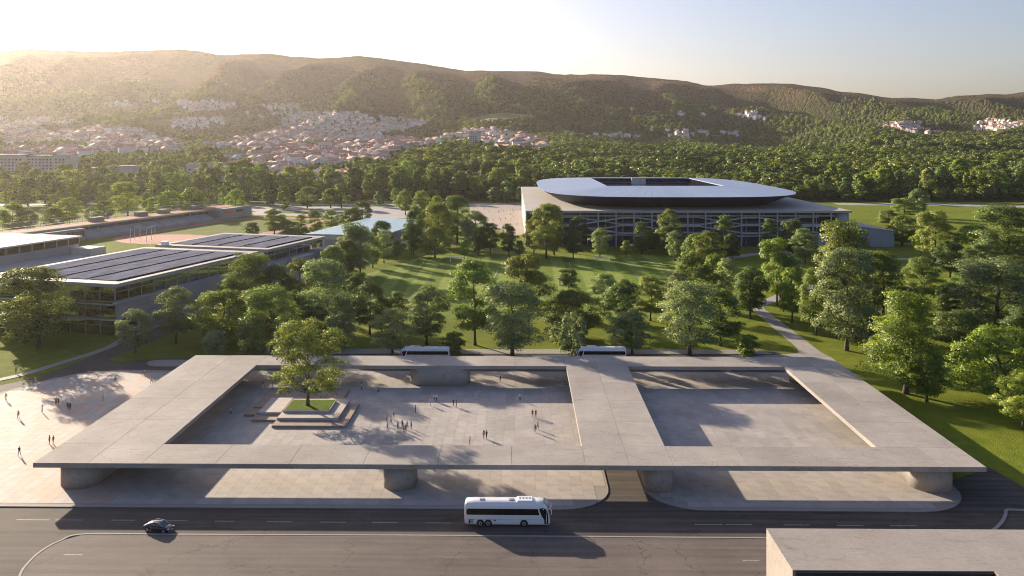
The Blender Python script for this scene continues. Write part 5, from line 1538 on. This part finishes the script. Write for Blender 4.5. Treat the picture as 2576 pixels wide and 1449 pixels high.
# ------------------------------------------------------------------ far forest: one uncountable mass of crowns
def forest():
    rng = np.random.default_rng(5)
    protos = []
    HCS = [8.5, 10.5, 9, 10, 8]
    for i in range(5):
        me, _ = crown_mesh('forest_crown', ['round', 'oval', 'round', 'lobed', 'round'][i], 760, [11, 10, 12.5, 11, 10][i], HCS[i], .62, M['leaf_far'], 70 + i)
        bm = bmesh.new(); bm.from_mesh(me)
        nb = len(bm.verts)
        res = bmesh.ops.create_icosphere(bm, subdivisions=2, radius=1.0)
        hc = HCS[i]
        for v in res['verts']:
            q = 1 + .25 * mnoise.noise(v.co * 2.1 + Vector((i * 3, 0, 0)))
            v.co = Vector((v.co.x * 3.0 * q, v.co.y * 3.0 * q, hc * .45 + v.co.z * hc * .33 * q))
        bm.to_mesh(me); bm.free()
        o = bpy.data.objects.new('forest_crown_source', me)
        protos.append(o)
    pts = []; sc = []; idx = []
    def add(d0, d1, step, jx):
        d = d0
        while d < d1:
            half = d * .66
            r = -half
            while r < half:
                rr = r + rng.uniform(-.45, .45) * step; dd = d + rng.uniform(-.45, .45) * step
                r += step
                x, y = -SA * dd + CA * rr, CA * dd + SA * rr
                px = CX + F * rr / dd
                if any(in_poly(x, y, m) for m in MEADOWS): continue
                z = hgt(x, y)
                py = HY + F * (H - z) / dd
                if not free2(x, y): continue
                s = rng.uniform(.62, 1.35)
                s *= 1 + .75 * mnoise.noise((x / 60, y / 60, 2.7))
                if mnoise.noise((x / 95, y / 150, 6.1)) > .38: continue
                if px < 1080 and dd < 1010:
                    if rng.random() < .62: continue
                    s *= .72
                if px < 345 and 930 < dd < 1035: continue
                town = any(in_poly(px, py, t[0]) for t in TOWN)
                if town:
                    s *= .62
                    if rng.random() < .38: continue
                # open meadows high on the hill
                if dd > 2500 and mnoise.noise((x / 260, y / 260, 8.8)) > (3050 - dd) / 900: continue
                pts.append((x, y, z - .6)); sc.append(s); idx.append(rng.integers(0, 5))
            d += step
    def free2(x, y):
        cx, cyy = int(x // 14), int(y // 14)
        for i in (-1, 0, 1):
            for j in (-1, 0, 1):
                for (a, b) in OCC.get((cx + i, cyy + j), ()):
                    if (a - x) ** 2 + (b - y) ** 2 < 42: return False
        return True
    add(836, 1500, 8.4, 0); add(1500, 2250, 9.8, 0); add(2250, 3050, 12.5, 0)
    print('FOREST', len(pts))
    me = bpy.data.meshes.new('forest'); me.from_pydata(pts, [], [])
    a = me.attributes.new('tree_scale', 'FLOAT', 'POINT'); a.data.foreach_set('value', np.array(sc, dtype=np.float32))
    a = me.attributes.new('tree_kind', 'INT', 'POINT'); a.data.foreach_set('value', np.array(idx, dtype=np.int32))
    ob = bpy.data.objects.new('forest', me); link(ob)
    tag(ob, 'dense green forest covering the plain and the hillsides', 'forest', kind='stuff')
    ng = bpy.data.node_groups.new('forest_scatter', 'GeometryNodeTree')
    ng.interface.new_socket('Geometry', in_out='INPUT', socket_type='NodeSocketGeometry')
    ng.interface.new_socket('Geometry', in_out='OUTPUT', socket_type='NodeSocketGeometry')
    n, l = ng.nodes, ng.links
    gi, go = n.new('NodeGroupInput'), n.new('NodeGroupOutput')
    join = n.new('GeometryNodeJoinGeometry')
    sa = n.new('GeometryNodeInputNamedAttribute'); sa.data_type = 'FLOAT'; sa.inputs[0].default_value = 'tree_scale'
    ka = n.new('GeometryNodeInputNamedAttribute'); ka.data_type = 'INT'; ka.inputs[0].default_value = 'tree_kind'
    for i, p in enumerate(protos):
        cmp_ = n.new('FunctionNodeCompare'); cmp_.data_type = 'INT'; cmp_.operation = 'EQUAL'
        l.new(ka.outputs['Attribute'], cmp_.inputs[2]); cmp_.inputs[3].default_value = i
        oi = n.new('GeometryNodeObjectInfo'); oi.inputs['Object'].default_value = p; oi.inputs['As Instance'].default_value = True
        ip = n.new('GeometryNodeInstanceOnPoints')
        rv = n.new('FunctionNodeRandomValue'); rv.data_type = 'FLOAT'; rv.inputs[3].default_value = 6.283; rv.inputs['Seed'].default_value = i
        cx = n.new('ShaderNodeCombineXYZ'); l.new(rv.outputs[1], cx.inputs[2])
        l.new(gi.outputs[0], ip.inputs['Points']); l.new(cmp_.outputs[0], ip.inputs['Selection']); l.new(oi.outputs['Geometry'], ip.inputs['Instance'])
        l.new(cx.outputs[0], ip.inputs['Rotation']); l.new(sa.outputs['Attribute'], ip.inputs['Scale'])
        l.new(ip.outputs[0], join.inputs[0])
    l.new(join.outputs[0], go.inputs[0])
    md = ob.modifiers.new('scatter', 'NODES'); md.node_group = ng
forest()

# ------------------------------------------------------------------ vehicles
def wheel(parent, x, y, r, w, side):
    t = MB().tube([(x, y - side * w, r), (x, y - side * .02, r), (x, y, r)], [r, r, r * .94], 20)
    o = t.build('wheel', M['tyre'], parent, smooth=False)
    MB().tube([(x, y + side * .004, r), (x, y + side * .02, r)], [r * .62, r * .56], 16).build('rim', M['rim'], o)
    MB().tube([(x, y + side * .021, r), (x, y + side * .035, r)], [r * .25, r * .2], 10).build('hub', M['black'], o)
    return o

def make_coach(label, loc, rotz, group=None):
    """length along +x (front at +x), right hand side faces -y"""
    r = thing('coach', label, 'bus', loc, rotz, group)
    L, W, Ht = 13.2, 2.55, 3.75
    # body: cross sections along x, (x, half width, floor z, roof z, shoulder z)
    secs = [(-6.6, 1.10, .55, 3.35), (-6.48, 1.22, .42, 3.55), (-6.2, 1.275, .36, 3.66), (-5.0, 1.275, .33, 3.70), (0, 1.275, .33, 3.72), (4.6, 1.275, .33, 3.72), (5.55, 1.275, .33, 3.70), (6.05, 1.25, .34, 3.45), (6.35, 1.18, .36, 2.7), (6.55, 1.08, .40, 1.5), (6.6, 1.0, .5, 1.0)]
    mb = MB()
    def ring(x, w, z0, z1):
        k = min(.35, (z1 - z0) * .2)
        return [(x, -w * .97, z0), (x, -w, z0 + .25), (x, -w, z1 - k * 1.6), (x, -w * .93, z1 - k * .55), (x, -w * .78, z1 - .05), (x, 0, z1),
                (x, w * .78, z1 - .05), (x, w * .93, z1 - k * .55), (x, w, z1 - k * 1.6), (x, w, z0 + .25), (x, w * .97, z0)]
    vs = []; fs = []
    for s in secs: vs += ring(*s)
    n = 11
    for i in range(len(secs) - 1):
        for k in range(n): fs.append((i * n + k, (i + 1) * n + k, (i + 1) * n + (k + 1) % n, i * n + (k + 1) % n))
    fs.append(tuple(range(n))); fs.append(tuple(range(len(secs) * n - 1, (len(secs) - 1) * n - 1, -1)))
    mb.add(vs, fs)
    body = mb.build('body', M['coach_white'], r, smooth=True)
    for p in body.data.polygons: p.use_smooth = True
    # long side glazing, both sides
    for sd in (-1, 1):
        y = sd * 1.279
        pts = [(-6.3, 1.95), (-6.3, 2.62), (-6.05, 2.80), (4.75, 2.80), (4.98, 1.85), (-6.12, 1.85)]
        g = MB()
        nn = len(pts)
        g.add([(p[0], y - sd * .012, p[1]) for p in pts] + [(p[0], y + sd * .012, p[1]) for p in pts], [tuple(range(nn)), tuple(range(2 * nn - 1, nn - 1, -1))] + [(i, nn + i, nn + (i + 1) % nn, (i + 1) % nn) for i in range(nn)])
        g.build('side_window', M['dark_glass'], r)
        for xx in (-4.4, -2.5, -.6, 1.3, 3.2):
            MB().box(xx - .025, xx + .025, min(y, y + sd * .018), max(y, y + sd * .018), 1.87, 2.78).build('window_divider', M['black'], r)
        # curved driver side glass down to the sill
        pts = [(4.93, 2.85), (5.5, 2.98), (6.0, 2.75), (6.28, 2.1), (6.36, 1.4), (6.36, .5), (5.75, .5), (5.72, 1.15), (5.35, 1.7), (5.12, 2.2)]
        nn = len(pts)
        g = MB(); yy = lambda x: sd * (1.283 if x < 5.8 else 1.283 - (x - 5.8) * .16)
        g.add([(p[0], yy(p[0]) - sd * .05, p[1]) for p in pts] + [(p[0], yy(p[0]) + sd * .008, p[1]) for p in pts], [tuple(range(nn)), tuple(range(2 * nn - 1, nn - 1, -1))] + [(i, nn + i, nn + (i + 1) % nn, (i + 1) % nn) for i in range(nn)])
        g.build('door_window', M['dark_glass'], r)
        MB().bar((4.95, sd * 1.3, 2.92), (5.6, sd * 1.3, 3.06), .05, .1).bar((5.6, sd * 1.3, 3.06), (6.05, sd * 1.26, 2.8), .05, .1).bar((6.05, sd * 1.26, 2.8), (6.35, sd * 1.21, 2.1), .05, .1).build('window_arch', M['coach_white'], r)
        MB().box(-6.1, 5.6, min(y, y + sd * .01), max(y, y + sd * .01), 1.12, 1.15).build('body_crease', M['metal'], r)
        # rear vent shaped like a bracket
        v = MB(); z = 0.0
        for a, b, c, d in ((-5.95, -5.2, .98, 1.12), (-5.95, -5.75, .55, .98), (-5.75, -5.25, .74, .86), (-5.95, -5.2, .5, .6)):
            v.box(a, b, min(y, y + sd * .015), max(y, y + sd * .015), c, d)
        v.build('engine_grille', M['black'], r)
        MB().box(-2.1, -1.7, min(y, y + sd * .012), max(y, y + sd * .012), .95, 1.1).build('hatch_plate', M['black'], r)
        for xx in (-1.75, -.4, .8, 3.2): MB().box(xx - .05, xx + .05, min(y, y + sd * .02), max(y, y + sd * .02), .72, .78).build('marker_lamp', M['lamp_red' if xx == 3.2 else 'metal'], r)
        for xx in (-4.15, -2.95, 2.6):
            MB().tube([(xx, sd * 1.20, .55), (xx, sd * 1.284, .55)], [.60, .60], 20).build('wheel_arch', M['black'], r)
            wheel(r, xx, sd * 1.292, .50, .30, sd)
        # mirror arm
        MB().tube([(5.95, sd * 1.0, 2.75), (6.5, sd * 1.15, 2.85), (6.8, sd * 1.25, 2.65), (6.85, sd * 1.28, 2.25), (6.80, sd * 1.28, 1.95)], [.05, .06, .08, .10, .07], 8).build('mirror', M['coach_white'], r, smooth=True)
    # windscreen
    ws = MB()
    c = [(5.62, 3.70), (6.08, 3.42), (6.38, 2.68), (6.57, 1.55)]
    hw = [1.0, 1.02, 1.0, .95]
    for i in range(3):
        (xa, za), (xb, zb) = c[i], c[i + 1]
        ws.add([(xa + .03, -hw[i], za + .02), (xa + .03, hw[i], za + .02), (xb + .03, hw[i + 1], zb + .02), (xb + .03, -hw[i + 1], zb + .02)], [(0, 1, 2, 3)])
    ws.build('windscreen', M['car_glass'], r)
    for x, w in ((-4.3, .75), (.3, .75)):
        MB().box(x, x + w, -.35, .35, 3.70, 3.78).build('roof_hatch', M['black'], r, bevel=.02)
        MB().box(x + .06, x + w - .06, -.29, .29, 3.781, 3.80).build('hatch_lid', M['metal'], r)
    un = MB().add([(1.4, -1.02, 3.62), (3.9, -1.02, 3.62), (3.9, 1.02, 3.62), (1.4, 1.02, 3.62), (1.65, -.85, 3.92), (3.88, -.85, 3.92), (3.88, .85, 3.92), (1.65, .85, 3.92)], [(4, 5, 6, 7), (0, 1, 5, 4), (1, 2, 6, 5), (2, 3, 7, 6), (3, 0, 4, 7)])
    uo = un.build('roof_unit', M['coach_white'], r)
    for k in range(4):
        MB().tube([(2.0 + k * .5, .1, 3.921), (2.0 + k * .5, .1, 3.94)], [.19, .19], 14).build('fan_grille', M['black'], uo)
    for sd in (-1, 1):
        MB().box(-6.63, -6.5, sd * 1.0 - .1, sd * 1.0 + .1, .8, 1.25).build('tail_lamp', M['lamp_red'], r)
        MB().box(6.4, 6.63, sd * .82 - .18, sd * .82 + .18, .72, .95).build('head_lamp', M['lamp_clear'], r, bevel=.03)
    MB().box(-6.64, -6.5, -.9, .9, 2.4, 3.2).build('rear_window', M['dark_glass'], r)
    return r
c0 = G(1276, 1326)
make_coach('white three axle touring coach driving on the road in front of the canopy', (c0[0], c0[1] + 1.3, 0.008), math.radians(-.4))
b1 = D(1070, 231.3); b2 = D(1513, 231.3)
make_coach('white coach parked behind the canopy, left of the two', (b1[0], b1[1], 0.008), math.radians(180))
make_coach('white coach parked behind the canopy, right of the two', (b2[0], b2[1], 0.008), math.radians(180))

def make_car(label, loc, rotz):
    r = thing('car', label, 'car', loc, rotz)
    # sections: x, half width, z bottom, z shoulder, z top (bonnet/boot line)
    S = [(-2.28, .70, .42, .62, .74), (-2.18, .82, .28, .72, .90), (-1.7, .90, .24, .80, .98), (-.9, .92, .22, .82, .98), (0, .92, .22, .80, .96), (.8, .92, .22, .78, .95), (1.3, .91, .22, .74, .90), (1.85, .87, .24, .68, .80), (2.18, .76, .28, .58, .68), (2.30, .60, .36, .50, .56)]
    mb = MB(); vs = []; fs = []; n = 8
    for x, w, a, s, t in S:
        vs += [(x, -w * .92, a), (x, -w, (a + s) * .5), (x, -w * .98, s), (x, -w * .80, t), (x, w * .80, t), (x, w * .98, s), (x, w, (a + s) * .5), (x, w * .92, a)]
    for i in range(len(S) - 1):
        for k in range(n): fs.append((i * n + k, (i + 1) * n + k, (i + 1) * n + (k + 1) % n, i * n + (k + 1) % n))
    fs.append(tuple(range(n))); fs.append(tuple(range(len(S) * n - 1, (len(S) - 1) * n - 1, -1)))
    mb.add(vs, fs)
    body = mb.build('body', M['car_paint'], r, smooth=True)
    m2 = body.modifiers.new('sub', 'SUBSURF'); m2.levels = 1; m2.render_levels = 1
    # glasshouse and roof
    gs = [(-1.95, .72, .93, .95), (-1.15, .70, .95, 1.32), (-.55, .66, .95, 1.43), (.15, .65, .95, 1.42), (.55, .67, .95, 1.34), (1.28, .74, .90, .93)]
    g = MB(); vs = []; fs = []
    for x, w, a, t in gs: vs += [(x, -w * 1.08, a), (x, -w * .86, t), (x, w * .86, t), (x, w * 1.08, a)]
    for i in range(len(gs) - 1):
        for k in range(3): fs.append((i * 4 + k, (i + 1) * 4 + k, (i + 1) * 4 + k + 1, i * 4 + k + 1))
    g.add(vs, fs); g.build('glasshouse', M['car_glass'], r)
    rf = MB(); vs = []; fs = []
    top = [(-1.6, .64, 1.10), (-1.15, .62, 1.335), (-.55, .59, 1.445), (.15, .58, 1.435), (.42, .58, 1.385)]
    for x, w, t in top: vs += [(x, -w, t - .02), (x, -w * .9, t + .015), (x, w * .9, t + .015), (x, w, t - .02)]
    for i in range(len(top) - 1):
        for k in range(3): fs.append((i * 4 + k, (i + 1) * 4 + k, (i + 1) * 4 + k + 1, i * 4 + k + 1))
    rf.add(vs, fs); rf.build('roof', M['car_paint'], r, smooth=True)
    for sd in (-1, 1):
        MB().bar((1.22, sd * .80, .94), (.48, sd * .62, 1.37), .06).bar((.48, sd * .60, 1.39), (-.6, sd * .60, 1.44), .05).bar((-.6, sd * .60, 1.44), (-1.9, sd * .76, .96), .06).build('window_trim', M['rim'], r)
        MB().bar((-.15, sd * .735, .96), (-.15, sd * .585, 1.42), .07).bar((-1.05, sd * .76, .96), (-1.0, sd * .62, 1.36), .06).build('door_pillar', M['car_paint'], r)
        for x in (-1.38, 1.42):
            MB().tube([(x, sd * .80, .33), (x, sd * .925, .33)], [.38, .38], 18).build('wheel_arch', M['black'], r)
            wheel(r, x, sd * .935, .325, .2, sd)
        MB().box(.75, .95, sd * .98 - .1, sd * .98 + .1, .95, 1.08).build('mirror', M['car_paint'], r, bevel=.03)
        MB().box(1.95, 2.2, sd * .62 - .14, sd * .62 + .14, .60, .70).build('head_lamp', M['lamp_clear'], r, bevel=.02)
        MB().box(-2.26, -2.1, sd * .66 - .14, sd * .66 + .14, .72, .84).build('tail_lamp', M['lamp_red'], r, bevel=.02)
        for x in (-.8, .25): MB().box(x - .1, x + .1, sd * .925 - .01, sd * .925 + .01, .80, .84).build('door_handle', M['rim'], r)
    MB().box(2.2, 2.30, -.42, .42, .42, .58).build('grille', M['black'], r)
    MB().box(2.301, 2.32, -.26, .26, .40, .50).build('number_plate', M['white_metal'], r)
    return r
cc = G(400, 1334)
make_car('dark blue saloon car driving on the road at left', (cc[0], cc[1], 0.008), math.radians(-13))

# ------------------------------------------------------------------ people
def person_mesh(name, pose, seed):
    """one continuous skinned figure; material slots: skin, top, trousers, shoes, hair"""
    J = {}
    def P(k, x, y, z, r): J[k] = (Vector((x, y, z)), r)
    st = pose.get('stride', .12); sw = pose.get('swing', .12); bend = pose.get('bend', .04)
    P('pelvis', 0, 0, .95, .145); P('waist', 0, -.01, 1.10, .125); P('chest', 0, -.005, 1.30, .15); P('neck0', 0, 0, 1.46, .075); P('neck', 0, .01, 1.52, .052)
    P('head', 0, .02, 1.62, .085); P('crown', 0, .01, 1.71, .07); P('nose', 0, .115, 1.615, .018)
    for s, q in ((-1, 'L'), (1, 'R')):
        f = st * s
        P('hip' + q, .095 * s, 0, .90, .095); P('knee' + q, .10 * s, f * .55 + .02, .50, .06); P('ankle' + q, .10 * s, f - .02 * abs(st) * 5, .09, .042); P('toe' + q, .11 * s, f + .15, .04, .035)
        g = -sw * s
        P('sh' + q, .19 * s, 0, 1.42, .062); P('elb' + q, .25 * s, g * .5 - .02, 1.14, .043); P('wr' + q, .25 * s, g + bend, .90, .03); P('palm' + q, .25 * s, g + bend + .01, .83, .032)
        for i in range(4):
            P('f%d%s' % (i, q), (.25 - .0) * s, g + bend - .025 + i * .018, .765, .010); P('g%d%s' % (i, q), (.243) * s, g + bend - .02 + i * .018, .725 + abs(i - 1.5) * .006, .008)
        P('t0' + q, .235 * s, g + bend + .045, .815, .011); P('t1' + q, .23 * s, g + bend + .06, .775, .008)
    E = [('pelvis', 'waist'), ('waist', 'chest'), ('chest', 'neck0'), ('neck0', 'neck'), ('neck', 'head'), ('head', 'crown'), ('head', 'nose')]
    for q in 'LR':
        E += [('pelvis', 'hip' + q), ('hip' + q, 'knee' + q), ('knee' + q, 'ankle' + q), ('ankle' + q, 'toe' + q), ('neck0', 'sh' + q), ('sh' + q, 'elb' + q), ('elb' + q, 'wr' + q), ('wr' + q, 'palm' + q)]
        for i in range(4): E += [('palm' + q, 'f%d%s' % (i, q)), ('f%d%s' % (i, q), 'g%d%s' % (i, q))]
        E += [('palm' + q, 't0' + q), ('t0' + q, 't1' + q)]
    ks = list(J)
    me = bpy.data.meshes.new(name + '_rig')
    me.from_pydata([tuple(J[k][0]) for k in ks], [(ks.index(a), ks.index(b)) for a, b in E], [])
    o = bpy.data.objects.new(name + '_rig', me); COL.objects.link(o)
    md = o.modifiers.new('skin', 'SKIN'); md.use_smooth_shade = True
    for i, k in enumerate(ks):
        me.skin_vertices[0].data[i].radius = (J[k][1], J[k][1] * (.8 if k in ('chest', 'waist', 'pelvis') else 1))
        me.skin_vertices[0].data[i].use_root = (k == 'pelvis')
    sb = o.modifiers.new('sub', 'SUBSURF'); sb.levels = 1; sb.render_levels = 1
    dg = bpy.context.evaluated_depsgraph_get(); dg.update()
    res = bpy.data.meshes.new_from_object(o.evaluated_get(dg))
    COL.objects.unlink(o); bpy.data.objects.remove(o)
    res.name = name
    res.materials.clear()
    for k in range(5): res.materials.append(SKIN[0])
    mi = []
    skirt = pose.get('dress', False)
    for p in res.polygons:
        c = p.center
        if c.z < .11: m = 3
        elif c.z > 1.66 or (c.z > 1.58 and c.y < .0): m = 4
        elif c.z > 1.49: m = 0
        elif abs(c.x) > .175 and c.z < (1.22 if pose.get('short', True) else .90): m = 0
        elif abs(c.x) > .175: m = 1
        elif c.z < (.62 if skirt else .96): m = 0 if skirt else 2
        else: m = 1
        mi.append(m)
    res.polygons.foreach_set('material_index', mi)
    res.update()
    return res
SKIN = [simple('skin_%d' % i, c, .6) for i, c in enumerate([(.50, .30, .21), (.40, .23, .155), (.28, .16, .11)])]
CLOTH = {k: simple('cloth_' + k, c, .85) for k, c in {
    'white': (.62, .62, .62), 'red': (.42, .05, .045), 'navy': (.035, .045, .10), 'sky blue': (.22, .42, .60), 'black': (.02, .02, .022), 'grey': (.17, .17, .18), 'tan': (.46, .34, .20), 'lilac': (.36, .34, .50), 'brown': (.16, .09, .055), 'denim': (.10, .15, .26)}.items()}
HAIR = [simple('hair_%d' % i, c, .7) for i, c in enumerate([(.03, .02, .015), (.10, .06, .03), (.22, .15, .08)])]
PM = [person_mesh('person_standing', {'stride': .05, 'swing': .05}, 1), person_mesh('person_walking', {'stride': .24, 'swing': .20, 'short': False}, 2),
      person_mesh('person_strolling', {'stride': -.16, 'swing': -.16}, 3), person_mesh('person_dress', {'stride': .07, 'swing': .06, 'dress': True}, 4)]
HM = MB()
hb = bmesh.new(); bmesh.ops.create_icosphere(hb, subdivisions=2, radius=.102)
for v in hb.verts:
    v.co = Vector((v.co.x * .95, v.co.y * 1.02 - .012, v.co.z * 1.05))
bmesh.ops.delete(hb, geom=[v for v in hb.verts if v.co.y > .03 and v.co.z < .035], context='VERTS')
HAIR_ME = bpy.data.meshes.new('hair_cap'); hb.to_mesh(HAIR_ME); hb.free(); HAIR_ME.materials.append(HAIR[0])
PK = 0
def person(px, py, z, top, low, pose, face, label, group, h=1.76, xy=None):
    global PK
    PK += 1
    x, y = xy or G(px, py, z)
    o = thing('person', label, 'person', (x, y, z), face, group)
    o.scale = (h / 1.76,) * 3
    b = inst('body', PM[pose], o)
    mats = [SKIN[PK % 3 if PK % 4 else 0], CLOTH[top], CLOTH[low], CLOTH['black'] if PK % 3 else CLOTH['white'], HAIR[PK % 3]]
    for i, m in enumerate(mats):
        b.material_slots[i].link = 'OBJECT'; b.material_slots[i].material = m
    hh = inst('hair', HAIR_ME, o, (0, .018, 1.635)); hh.material_slots[0].link = 'OBJECT'; hh.material_slots[0].material = HAIR[PK % 3]
    return o
PZ = 0.146
LEFTP = [  # zoom coordinates (x, y) of the feet, top, low, pose, words
 (30, 566, 'brown', 'black', 1, 'person in brown walking at the far left edge of the terracotta paving'),
 (92, 656, 'tan', 'brown', 1, 'person in tan and brown clothes standing alone left on the sunlit paving'),
 (212, 626, 'grey', 'navy', 0, 'person in grey left of the walking pair in the tree shade'),
 (282, 588, 'grey', 'navy', 2, 'person in grey, left of the pair walking close together in tree shade'),
 (294, 591, 'red', 'black', 0, 'person in red, right of the pair walking close together in tree shade'),
 (341, 612, 'navy', 'black', 1, 'person in navy, left of the dark clad pair beside the tree shade'),
 (353, 615, 'black', 'black', 0, 'person in black, right of the dark clad pair beside the tree shade'),
 (518, 569, 'white', 'red', 0, 'person in white top nearest the left arm of the canopy'),
 (249, 785, 'red', 'black', 0, 'person in red top at the left outer edge of the canopy, of two'),
 (268, 786, 'brown', 'tan', 0, 'person in brown top beside the canopy left edge, of two'),
 (97, 843, 'navy', 'black', 1, 'person in navy striding alone on the terracotta paving, nearest the camera'),
 (580, 472, 'white', 'black', 0, 'person in white on the upper left of the plaza outside the canopy'),
 (729, 442, 'white', 'brown', 0, 'person in white farthest back left of the canopy beside the driveway'),
 (762, 482, 'white', 'black', 1, 'person in white and black next to the left rear corner of the canopy'),
 (1161, 640, 'sky blue', 'navy', 0, 'person in sky blue alone in the shade left of the planter'),
 (1323, 505, 'black', 'white', 0, 'person in black top in the shade behind the planter at left'),
 (1372, 513, 'white', 'white', 3, 'person in a white dress in the shade behind the planter'),
 (1818, 515, 'white', 'black', 0, 'person in white top in the shade right of the planter tree'),
 (1904, 543, 'denim', 'white', 1, 'person in denim blue in the shade right of the planter tree'),
 (2164, 592, 'white', 'grey', 0, 'person in white at the edge of the shade below the rear pier'),
 (2184, 570, 'lilac', 'navy', 0, 'person in lilac, left of the pair below the rear pier'),
 (2197, 571, 'white', 'navy', 1, 'person in white, right of the pair below the rear pier'),
 (2090, 628, 'red', 'navy', 0, 'person in red and navy standing alone between planter and rear pier'),
 (2281, 596, 'black', 'red', 0, 'person in black and red, left of the pair right of the rear pier'),
 (2296, 597, 'black', 'navy', 0, 'person in black, right of the pair right of the rear pier'),
 (2518, 474, 'black', 'grey', 0, 'person in black under the rear beam right of the rear pier'),
 (2394, 548, 'sky blue', 'white', 0, 'person in sky blue in the shade right of the rear pier'),
 (1946, 676, 'tan', 'grey', 0, 'person in tan top at the left end of the group in the plaza'),
 (1967, 679, 'tan', 'black', 1, 'slim person in tan and black in the left of the plaza group'),
 (1981, 662, 'navy', 'white', 0, 'person in navy and white at the back of the plaza group'),
 (1950, 719, 'sky blue', 'denim', 1, 'person in sky blue in front at the left of the plaza group'),
 (2001, 711, 'lilac', 'navy', 0, 'person in lilac in the middle of the plaza group'),
 (2024, 706, 'navy', 'black', 0, 'person in navy behind the red clad one in the plaza group'),
 (2031, 723, 'red', 'denim', 0, 'person in red at the front of the plaza group'),
 (2040, 729, 'brown', 'denim', 0, 'person in brown at the very front of the plaza group'),
 (2048, 712, 'lilac', 'denim', 1, 'person in lilac right of the red clad one in the plaza group'),
 (2069, 709, 'sky blue', 'black', 0, 'person in long sky blue top at the right end of the plaza group'),
 (2434, 757, 'red', 'red', 3, 'person in red, left of the pair near the front beam'),
 (2448, 759, 'navy', 'brown', 0, 'person in navy, right of the pair near the front beam'),
 (2364, 790, 'sky blue', 'navy', 0, 'person in sky blue half hidden by the front beam'),
 (2576 + 40, 567, 'white', 'navy', 1, 'person in white and navy alone in the shade near the middle beam'),
 (2576 + 103, 652, 'red', 'grey', 0, 'person in red, left of the upper pair beside the middle beam'),
 (2576 + 120, 651, 'navy', 'black', 0, 'person in navy, right of the upper pair beside the middle beam'),
 (2576 + 130, 712, 'black', 'navy', 1, 'person in black, right of the lower pair beside the middle beam'),
 (2576 + 117, 728, 'navy', 'grey', 0, 'person in navy and grey, left of the lower pair beside the middle beam'),
]
prng = random.Random(3)
for i, (x, y, t, lw, ps, lab) in enumerate(LEFTP):
    person(x / 2, 724.5 + y / 2, PZ, t, lw, ps, prng.uniform(0, 6.28), lab, None)
person(40, 939, 0.0, 'grey', 'navy', 0, 1.0, 'person in grey standing on the lawn by the footpath at far left', None)
person(1744 / 1 - 210, 653, 0.0, 'white', 'black', 0, 2.0, 'person in white standing right of the right goal', None)
T6 = [(2003, 506), (2025, 527), (2072, 553), (2155, 556), (2164, 553), (2176, 537), (2195, 546), (2257, 577), (2271, 577), (2277, 538), (2286, 562), (2349, 530), (2371, 572), (2106, 629), (2158, 609), (2171, 629), (2213, 616), (2263, 622), (2286, 604), (2316, 662), (2198, 682), (2034, 524)]
for i, (x, y) in enumerate(T6):
    person(637.3 + x * .2865, 375.7 + y * .2865, 0.018, prng.choice(['black', 'navy', 'grey', 'brown']), 'black', prng.choice([0, 1, 2]), prng.uniform(0, 6.28),
           'tiny person in dark clothes walking on the pale forecourt left of the stadium', 'people on the stadium forecourt')

# ------------------------------------------------------------------ haze
def haze():
    mb = MB().box(-3400, 3400, -160, 6900, -8, 620)
    m = bpy.data.materials.new('haze_air'); m.use_nodes = True
    n, l = m.node_tree.nodes, m.node_tree.links
    n.remove(n['Principled BSDF'])
    v = n.new('ShaderNodeVolumePrincipled')
    v.inputs['Color'].default_value = HAZE_COLOR
    v.inputs['Density'].default_value = HAZE_DENSITY
    v.inputs['Anisotropy'].default_value = HAZE_ANISO
    l.new(v.outputs[0], n['Material Output'].inputs['Volume'])
    m.cycles.homogeneous_volume = True
    o = mb.build('haze', m); tag(o, 'thin golden haze filling the valley air', 'haze', kind='stuff')
haze()
